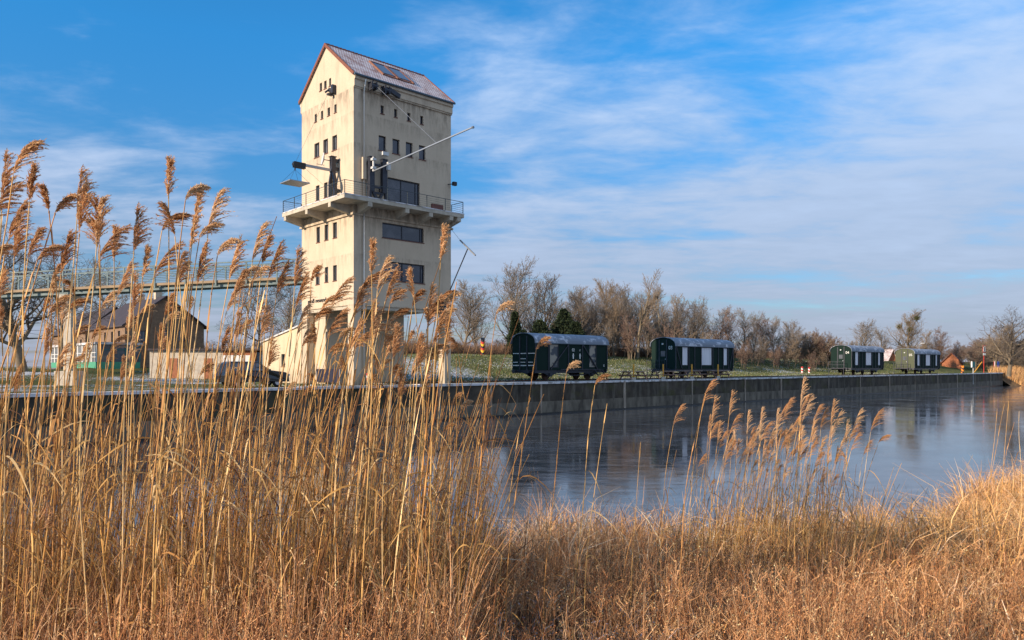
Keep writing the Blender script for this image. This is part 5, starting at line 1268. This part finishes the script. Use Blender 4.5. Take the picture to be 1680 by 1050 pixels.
hl_ = {0: 'uppermost nodding reed plume at the top left edge', 16: 'single upright reed plume standing highest against the sky right of the left group', 6: 'tall thick reed plume group leader above the footbridge at left', 55: 'lone slender reed plume in front of the balcony right corner', 46: 'reed plume reaching highest in front of the tower windows'}
cnt = 0
for i, (a, b) in enumerate(hand):
    Y = rrng.uniform(4.3, 5.6) if b < 420 else rrng.uniform(5.0, 6.6)
    put_reed(a, b, Y, hl_.get(i, LL), GL if i not in hl_ else None, var=5 if i in (55, 16, 46) else (12 if i == 6 else None)); cnt += 1
def env2(px): 
    if px < 450: return 400+60*math.sin(px*.03)**2
    return 470+40*math.sin(px*.04)
for i in range(85):
    px = rrng.uniform(-30, 745); b = env2(px)+20+abs(rrng.gauss(0, 1))*80; put_reed(px, b, rrng.uniform(4.8, 8.5), LL, GL); cnt += 1
LB = 'bare golden reed stalk without plume in the dense left stand'
for i in range(24):
    px = rrng.uniform(-20, 750); put_reed(px, env2(px)+rrng.uniform(20, 330), rrng.uniform(4.2, 7.5), LB, 'bare stalks in the left stand', plume=False, phi=rrng.uniform(-1.2, 1.6))
# single reeds in the middle of the picture
for px, py, Y, lb, v in ((833, 489, 5.4, 'lone tall reed rising in front of the trees left of the nearest wagon', 3), (893, 548, 5.8, 'reed plume in front of the left end of the nearest wagon', 8), (944, 587, 5.9, 'reed plume in front of the nearest wagon underframe at its middle', 3), (992, 608, 6.0, 'nodding reed plume below the right end of the nearest wagon', 10),
                         (768, 652, 6.4, 'small reed plume in front of the quay wall right of the tower', 3), (752, 640, 6.8, 'low reed plume at the right edge of the left stand', 8), (740, 690, 7, 'short reed plume hanging low beside the left stand', 10)):
    put_reed(px, py, Y, lb, None, v, .1)
for px, py, lb in ((996, 657, 'bare straight stalk without plume over the water right of centre'), (812, 735, 'bare stalk without plume over the water left of centre'), (1051, 720, 'thin bare stalk over the water in the centre'), (1158, 640, 'bare stalk left of the right reed clump'), (852, 700, 'broken topped bare stalk over the water'), (743, 603, 'bare stalk in front of the right tower leg')): put_reed(px, py, 6.2, lb, None, plume=False, phi=.2)
# right clump
GR = 'reeds in the right clump'; LR = 'golden reed with plume in the clump standing in the water at right'
rh = [(1117, 662), (1167, 622), (1173, 650), (1201, 641), (1165, 680), (1175, 690), (1181, 690), (1210, 678), (1228, 675), (1250, 670), (1245, 695), (1262, 690), (1297, 651), (1290, 660), (1276, 672), (1318, 622), (1325, 645), (1330, 650), (1345, 662), (1368, 655), (1355, 668), (1378, 674), (1390, 690), (1411, 671), (1408, 708), (1443, 670), (1455, 710), (1310, 680), (1302, 700), (1336, 688), (1285, 705), (1230, 720), (1222, 735), (1255, 720), (1190, 705), (1200, 715), (1268, 738), (1313, 720), (1340, 715), (1365, 700), (1300, 735), (1348, 740), (1240, 752), (1195, 740), (1280, 760), (1378, 735)]
rl_ = {0: 'solitary reed with small upright plume left of the right clump', 1: 'tallest left reed of the right clump', 15: 'tallest reed of the right clump, before the quay wall', 25: 'nodding reed plume right of the clump below wagon 04', 26: 'slanting reed leaning far right at the clump edge'}
for i, (a, b) in enumerate(rh):
    put_reed(a, b, rrng.uniform(8.3, 9.8), rl_.get(i, LR), GR if i not in rl_ else None, var=(NVP+5+rrng.randrange(6) if i != 26 else 6), phi=rrng.gauss(0, .35), xs=1 if i != 26 else 1)
for i in range(52): put_reed(rrng.gauss(1298, 66), 690+abs(rrng.gauss(0, 1))*50, rrng.uniform(8.6, 10.5), LR, GR, var=NVP+5+rrng.randrange(6))
for i, px in enumerate((1636, 1648, 1655, 1672, 1664)): put_reed(px, (668, 660, 655, 672, 690)[i], 14, 'thin bare stalk above the grass mound at the right edge', 'bare stalks on the right mound', plume=False, phi=rrng.uniform(-1, 1))
# two bright snapped plumes hanging low among the stalks
for i, (px, py, Y, v, lb) in enumerate(((66, 838, 4.6, 1, 'bright snapped reed plume hanging among the stalks at lower left'), (732, 882, 5.2, 0, 'bright snapped reed plume hanging low near the middle'))):
    me = RV[v][2]; tip = RV[v][3]; r = empty('snapped_reed_head', at(px, py, Y)); tag(r, lb, 'reed head'); r.rotation_euler = (0, R(128), R(20*i)); r.scale = (.8, .8, .8)
    o = bpy.data.objects.new('plume', me); COL.objects.link(o); o.parent = r; o.location = -Vector(tip)+Vector((0, 0, .12))
# the rest of the stand as one mass
BROWN0 = np.array([(.55, .27, .10), (.42, .19, .07), (.64, .35, .15), (.30, .14, .06)])
def reed_mass(name, n, xr, yr, hr, label, seed, thick=.0048, lean=.13, cx=None):
    rg = np.random.RandomState(seed); K = 7; x = rg.uniform(*xr, n); y = rg.uniform(*yr, n)
    if cx is not None: x = rg.normal(cx, (xr[1]-xr[0])/4, n)
    h = rg.uniform(*hr, n); z = np.array([max(bank_z(a, b), -.2) for a, b in zip(x, y)]); t = np.linspace(0, 1, K)
    le = rg.normal(lean, .1, n); la = rg.normal(0, .06, n); wild = (rg.rand(n) < .03)*(h < 1.9)*(x < -1.2) > 0; le = np.where(wild, rg.uniform(-.9, 1.1, n), le); h = np.where(wild, h*.75, h)
    P = np.stack([x[:, None]+le[:, None]*h[:, None]*t**1.7, y[:, None]+la[:, None]*h[:, None]*t**1.5, z[:, None]+h[:, None]*t], 2)
    col = np.where(rg.rand(n, 1) < .45, BROWN0[rg.randint(0, 4, n)], np.array(STRAW)[rg.randint(0, 5, n)])*rg.uniform(.35, 1.05, (n, 1)); A = Acc(); r = thick*(1-.55*t)
    for i in range(K-1):
        V, Qd = tubes_np(P[:, i], P[:, i+1], np.full(n, r[i]), np.full(n, r[i+1]), 4); A.add(V, Qd, np.repeat(col, 8, 0))
    # dead leaves hanging on the stems
    m = n*3; s = rg.randint(0, n, m); k = rg.randint(1, K-1, m); p0 = P[s, k]; a = rg.rand(m)*6.28; L = rg.uniform(.12, .4, m); tt = np.linspace(0, 1, 6)
    d = np.stack([np.cos(a)+.3, np.sin(a), 0*a], 1); PP = p0[:, None]+d[:, None]*(L[:, None]*tt*.8)[:, :, None]; PP[:, :, 2] += (rg.uniform(-.2, 1.0, m)[:, None]*tt-rg.uniform(.6, 1.9, m)[:, None]*tt**2)*L[:, None]
    V, Qd = strips(PP, np.tile(.010*np.array([.5, 1, 1.1, .9, .6, .15]), (m, 1)), norm(np.cross(d, np.array([0, 0, 1.])+rg.randn(m, 3)*.6))); A.add(V, Qd, np.repeat(np.where(rg.rand(m, 1) < .5, BROWN0[rg.randint(0, 4, m)], np.array(STRAW)[rg.randint(0, 5, m)])*rg.uniform(.45, 1.1, (m, 1)), 12, 0))
    tag(A.mesh(name, M['leaf']), label, 'reeds', kind='stuff')
reed_mass('reed_mass', 3100, (-8.5, -.35), (5.0, 11.5), (.9, 2.8), 'dense mass of shorter golden reed stalks and dead leaves in the left stand', 11, thick=.0038)
reed_mass('reed_mass', 160, (-6.5, -.8), (4.4, 7.8), (2.0, 3.1), 'tall bare golden stalks standing between the plumed reeds of the left stand', 13, thick=.0044)
reed_mass('reed_mass', 170, (2.2, 4.8), (9.0, 11.5), (.9, 1.8), 'thin reed stalks filling the foot of the right clump', 12, thick=.0045, cx=3.5)
# ------------------------------------------------------------------ dead undergrowth
def sample_area(rg, n, x0, x1, y0, y1, pw=1.6):
    # denser close to the camera, restricted to the bank
    X = []; Y = []
    while len(X) < n:
        y = y0+(y1-y0)*rg.rand()**pw; hw = .78*y+1.2; x = rg.uniform(max(x0, -hw), min(x1, hw))
        bare = math.exp(-((x-.05)/.75)**2-((y-5.9)/1.1)**2)+.8*math.exp(-((x+.95)/.35)**2-((y-5.8)/.7)**2)
        if y < shore(x)+.35 and rg.rand() > .85*bare: X.append(x); Y.append(y)
    return np.array(X), np.array(Y)
BROWN = np.array([(.56, .26, .105), (.40, .17, .07), (.68, .37, .17), (.14, .06, .03), (.78, .48, .25), (.56, .29, .14)])
TAN = np.array([(.82, .49, .25), (.72, .38, .17), (.90, .62, .39), (.62, .32, .15), (.78, .45, .21), (.93, .73, .50)])
GOLD = np.array([(.80, .47, .17), (.86, .56, .26), (.68, .37, .13), (.44, .23, .09)])
def clump_noise(x, y): return .5+.5*(np.sin(x*2.1+1.3*np.sin(y*1.7))*.5+np.sin(y*2.9+x*1.1)*.5)
def zb(x, y): return np.array([max(bank_z(a, b), -.05) for a, b in zip(x, y)])
def grass(name, n, box, hr, wr, label, seed, pal, pal2=None, bendy=.4, K=5, pw=1.6, leanx=.06):
    rg = np.random.RandomState(seed); TF = 14; nc = n//TF; xc, yc = sample_area(rg, nc, *box, pw); n = nc*TF
    xc2 = np.repeat(xc, TF); yc2 = np.repeat(yc, TF); ox = rg.randn(n)*.045*(1+.03*yc2); oy = rg.randn(n)*.045*(1+.03*yc2); x = xc2+ox; y = yc2+oy; cl = clump_noise(x, y)
    ht = np.repeat(rg.uniform(.5, 1.15, nc), TF); h = rg.uniform(*hr, n)*(.45+.45*cl)*ht*1.25; w = rg.uniform(*wr, n); t = np.linspace(0, 1, K)
    a = rg.rand(n)*6.283; b = rg.gamma(2, bendy/2, n); tl_ = np.repeat(rg.randn(nc, 2)*.11, TF, 0); d = np.stack([np.cos(a)*b+leanx+tl_[:, 0]+ox*4, np.sin(a)*b+tl_[:, 1]+oy*4, 0*a], 1)
    pw_ = rg.uniform(1.4, 3.6, n)[:, None]; P = np.stack([x, y, zb(x, y)-.02], 1)[:, None]+d[:, None]*(h[:, None]*t**pw_*.75)[:, :, None]; P[:, :, 2] += h[:, None]*(t-.42*np.minimum(b, 1.5)[:, None]*t**(pw_+1.2))
    P[:, 1:] += rg.randn(n, K-1, 3)*.006
    s = norm(np.cross(d+np.array([0, 0, 1.]), rg.randn(n, 3)*[1, .5, .3])); tw = (rg.uniform(-1.5, 1.5, n)[:, None]*t)[:, :, None]; s2 = norm(np.cross(s, d+np.array([0, 0, 1.])))
    sd = s[:, None]*np.cos(tw)+s2[:, None]*np.sin(tw)
    pr = np.array([.8, 1, .9, .65, .12]) if K == 5 else np.linspace(1, .15, K); V, Q_ = strips(P, w[:, None]*pr[None], sd)
    ci = np.repeat(rg.randint(0, len(pal), nc), TF); ci = np.where(rg.rand(n) < .5, rg.randint(0, len(pal), n), ci); c = pal[ci]*np.repeat(rg.uniform(.6, 1.15, nc), TF)[:, None]; 
    if pal2 is not None: m = (rg.rand(n) < np.clip((x-1)/8+.15*cl, 0, .85)); c = np.where(m[:, None], pal2[rg.randint(0, len(pal2), n)], c)
    c = np.minimum(c*rg.uniform(.5, 1.2, (n, 1)), .95); fz = (.22*np.exp(-((x-.0)/.85)**2-((y-5.2)/1.5)**2)+.16*np.exp(-((x+.95)/.4)**2-((y-5.2)/1.1)**2)+.015)*(h < .42)
    c = np.where((rg.rand(n) < fz)[:, None], np.array([[.74, .72, .78]])*rg.uniform(.7, 1.1, (n, 1)), c); c = np.minimum(c, .95)
    o = np_mesh(name, V, Q_, M['dead'], np.repeat(c, K*2, 0)); tag(o, label, 'grass', kind='stuff')
grass('dead_grass', 84000, (-10, 22, 2.8, 19), (.24, .60), (.004, .010), 'tangle of dry tan and brown grass covering the near bank', 1, np.concatenate([BROWN, BROWN[2:5], TAN[:4]]), GOLD, .34, leanx=.04)
grass('dead_leaves', 30000, (-10, 22, 3.2, 19), (.24, .62), (.008, .019), 'broad curled pale dead leaves among the bank growth', 2, np.concatenate([TAN, BROWN[2:5]]), None, .5, pw=1.8)
grass('left_undergrowth', 20000, (-9, -.2, 4.4, 12.5), (.9, 1.5), (.004, .009), 'tall brown dead stalks between the reed feet on the left', 7, np.concatenate([BROWN, TAN[:3]]), None, .14, pw=1.0, leanx=.08)
grass('tall_dead_grass', 24000, (-3, 24, 8.5, 26), (.7, 1.45), (.007, .016), 'taller straw coloured grass along the water edge', 3, np.concatenate([TAN, BROWN[2:6]]), GOLD, .45, pw=.9)
grass('mound_grass', 14000, (8.5, 26, 10, 24), (.7, 1.3), (.006, .012), 'golden dense grass on the mound at the right edge', 4, GOLD, TAN[:3], .5, pw=.9)
def herbs(n, box, label, seed):
    # stiff brown stalks with side twigs and tiny seed heads
    rg = np.random.RandomState(seed); x, y = sample_area(rg, n, *box, 1.9); cl = clump_noise(x+2, y+5); h = rg.uniform(.35, .85, n)*(.6+.5*cl)*np.where(x < -.2, 1.3, 1.0); K = 5; t = np.linspace(0, 1, K); z = zb(x, y)
    le = rg.normal(.06, .16, n); la = rg.normal(0, .14, n); P = np.stack([x[:, None]+le[:, None]*h[:, None]*t, y[:, None]+la[:, None]*h[:, None]*t, z[:, None]+h[:, None]*t], 2); P[:, 1:] += rg.randn(n, K-1, 3)*.008
    col = BROWN[rg.randint(0, 6, n)]*rg.uniform(.6, 1.35, (n, 1)); A = Acc()
    for i in range(K-1): V, Q_ = tubes_np(P[:, i], P[:, i+1], np.full(n, .0028-.0004*i), np.full(n, .0028-.0004*(i+1)), 3); A.add(V, Q_, np.repeat(col, 6, 0))
    NB = 7; s = np.repeat(np.arange(n), NB); m = len(s); f = rg.uniform(.35, 1, m); i0 = np.clip((f*(K-1)).astype(int), 0, K-2); q = (f*(K-1)-i0)[:, None]; p0 = P[s, i0]*(1-q)+P[s, i0+1]*q
    a = rg.rand(m)*6.28; L = rg.uniform(.04, .16, m)*(1.3-f*.6); d = np.stack([np.cos(a)*.7, np.sin(a)*.7, rg.uniform(.4, 1.1, m)], 1); p1 = p0+norm(d)*L[:, None]
    V, Q_ = strips(np.stack([p0, (p0+p1)/2+rg.randn(m, 3)*.004, p1], 1), np.tile([[.0028, .0024, .0018]], (m, 1)), norm(np.cross(d, rg.randn(m, 3)))); A.add(V, Q_, np.repeat(col[s], 6, 0))
    # seed clusters: small crossed diamonds
    for r_ in range(3):
        c = p1+rg.randn(m, 3)*.009; u = norm(rg.randn(m, 3)); v = norm(np.cross(u, rg.randn(m, 3))); sz = rg.uniform(.003, .008, m)[:, None]
        V = np.stack([c-u*sz, c+v*sz*.6, c+u*sz, c-v*sz*.6], 1).reshape(-1, 3); A.add(V, np.arange(m*4).reshape(-1, 4), np.minimum(np.repeat(col[s]*rg.uniform(.8, 1.3, (m, 1)), 4, 0), .75))
    tag(A.mesh('dead_herbs', M['dead']), label, 'dead herbs', kind='stuff')
herbs(16000, (-10, 14, 2.5, 13), 'brown dead herb stalks with tiny seed heads on the near bank', 9)
# frosted litter on the soil: small pale leaves
def litter(n):
    rg = np.random.RandomState(31); x, y = sample_area(rg, n, -6, 9, 2.3, 8, 1.8); z = zb(x, y); c = np.stack([x, y, z+rg.rand(n)**2*.16+.01], 1)
    u = norm(rg.randn(n, 3)*[1, 1, .4]); v = norm(np.cross(u, rg.randn(n, 3)*[.4, .4, 1])); s = rg.uniform(.008, .026, n)[:, None]
    V = np.stack([c-u*s, c+v*s*.5, c+u*s, c-v*s*.5], 1).reshape(-1, 3); fr = np.where(rg.rand(n, 1) < np.clip(.95*np.exp(-((x-.05)/.9)**2-((y-5.9)/1.3)**2)+.9*np.exp(-((x+.95)/.45)**2-((y-5.8)/.9)**2)+.08, .05, 1)[:, None], np.array([[.74, .73, .80]]), np.array([[.28, .17, .09]]))
    tag(np_mesh('leaf_litter', V, np.arange(n*4).reshape(-1, 4), M['dead'], np.repeat(fr*rg.uniform(.7, 1.1, (n, 1)), 4, 0)), 'frost whitened leaf litter on the bank soil', 'leaf litter', kind='stuff')
litter(42000)
# reeds and grass on the bank past the quay end, grass fringe on the dike
def far_tufts(name, n, fn, hr, w, pal, label, seed):
    rg = np.random.RandomState(seed); P0 = []
    for i in range(n): P0.append(fn(rg))
    P0 = np.array(P0); h = rg.uniform(*hr, n); d = np.stack([rg.normal(.15, .25, n), rg.normal(0, .25, n), np.ones(n)], 1)*h[:, None]; t = np.array([0, .5, 1.])
    P = P0[:, None]+d[:, None]*t[None, :, None]; s = norm(np.cross(d, rg.randn(n, 3)*[.4, 1, .2])); V, Q_ = strips(P, np.tile([[w, w*.8, w*.2]], (n, 1)), s)
    tag(np_mesh(name, V, Q_, M['dead'], np.repeat(pal[rg.randint(0, len(pal), n)]*rg.uniform(.7, 1.2, (n, 1)), 6, 0)), label, 'grass', kind='stuff')
def f_end(rg):
    t = 143.5+rg.rand()*60; D = rg.uniform(-5, 3); p = quay(t, D); return (p.x, p.y, -0.6+(Q+.62)*sstep(-5.2, 2.5, D))
far_tufts('far_bank_grass', 14000, f_end, (.5, 1.7), .05, np.concatenate([GOLD, BROWN[2:5]]), 'golden brown grass and reeds on the bank past the quay end', 51)
def f_dike(rg):
    t = rg.uniform(-10, 150)*rg.rand()**.3; D = rg.uniform(6.8, 33); p = quay(t, D); return (p.x, p.y, gz(t, D)-.02)
GRN = np.array([(.11, .15, .05), (.15, .17, .07), (.22, .20, .10), (.08, .11, .04)])
far_tufts('dike_grass', 60000, f_dike, (.10, .26), .05, GRN, 'short winter grass growing on the dike slope', 52)
def f_snow(rg):
    while True:
        t = rg.uniform(-10, 110); D = rg.uniform(5, 30)
        k = math.sin(t*.21+1.3*math.sin(D*.4))+math.sin(D*.55+t*.13)+.6*math.sin(t*.9+D*1.7)
        if k+rg.randn()*1.3 > (0.15 if t < 45 else .9): break
    p = quay(t, D); return (p.x, p.y, gz(t, D)-.02)
far_tufts('frosted_grass', 20000, f_snow, (.05, .14), .05, np.array([(.42, .45, .44), (.5, .53, .52), (.62, .64, .66)]), 'snow dusted grass tufts scattered over the dike slope', 53)

def f_thick(rg):
    t = rg.uniform(8, 150); D = rg.uniform(31, 40); p = quay(t, D); return (p.x, p.y, gz(t, D)-.1)
far_tufts('thicket_undergrowth', 45000, f_thick, (.6, 2.3), .045, np.array([(.22, .12, .075), (.16, .10, .065), (.26, .16, .09), (.12, .085, .06)]), 'brown leafless undergrowth at the foot of the trees along the dike', 54)
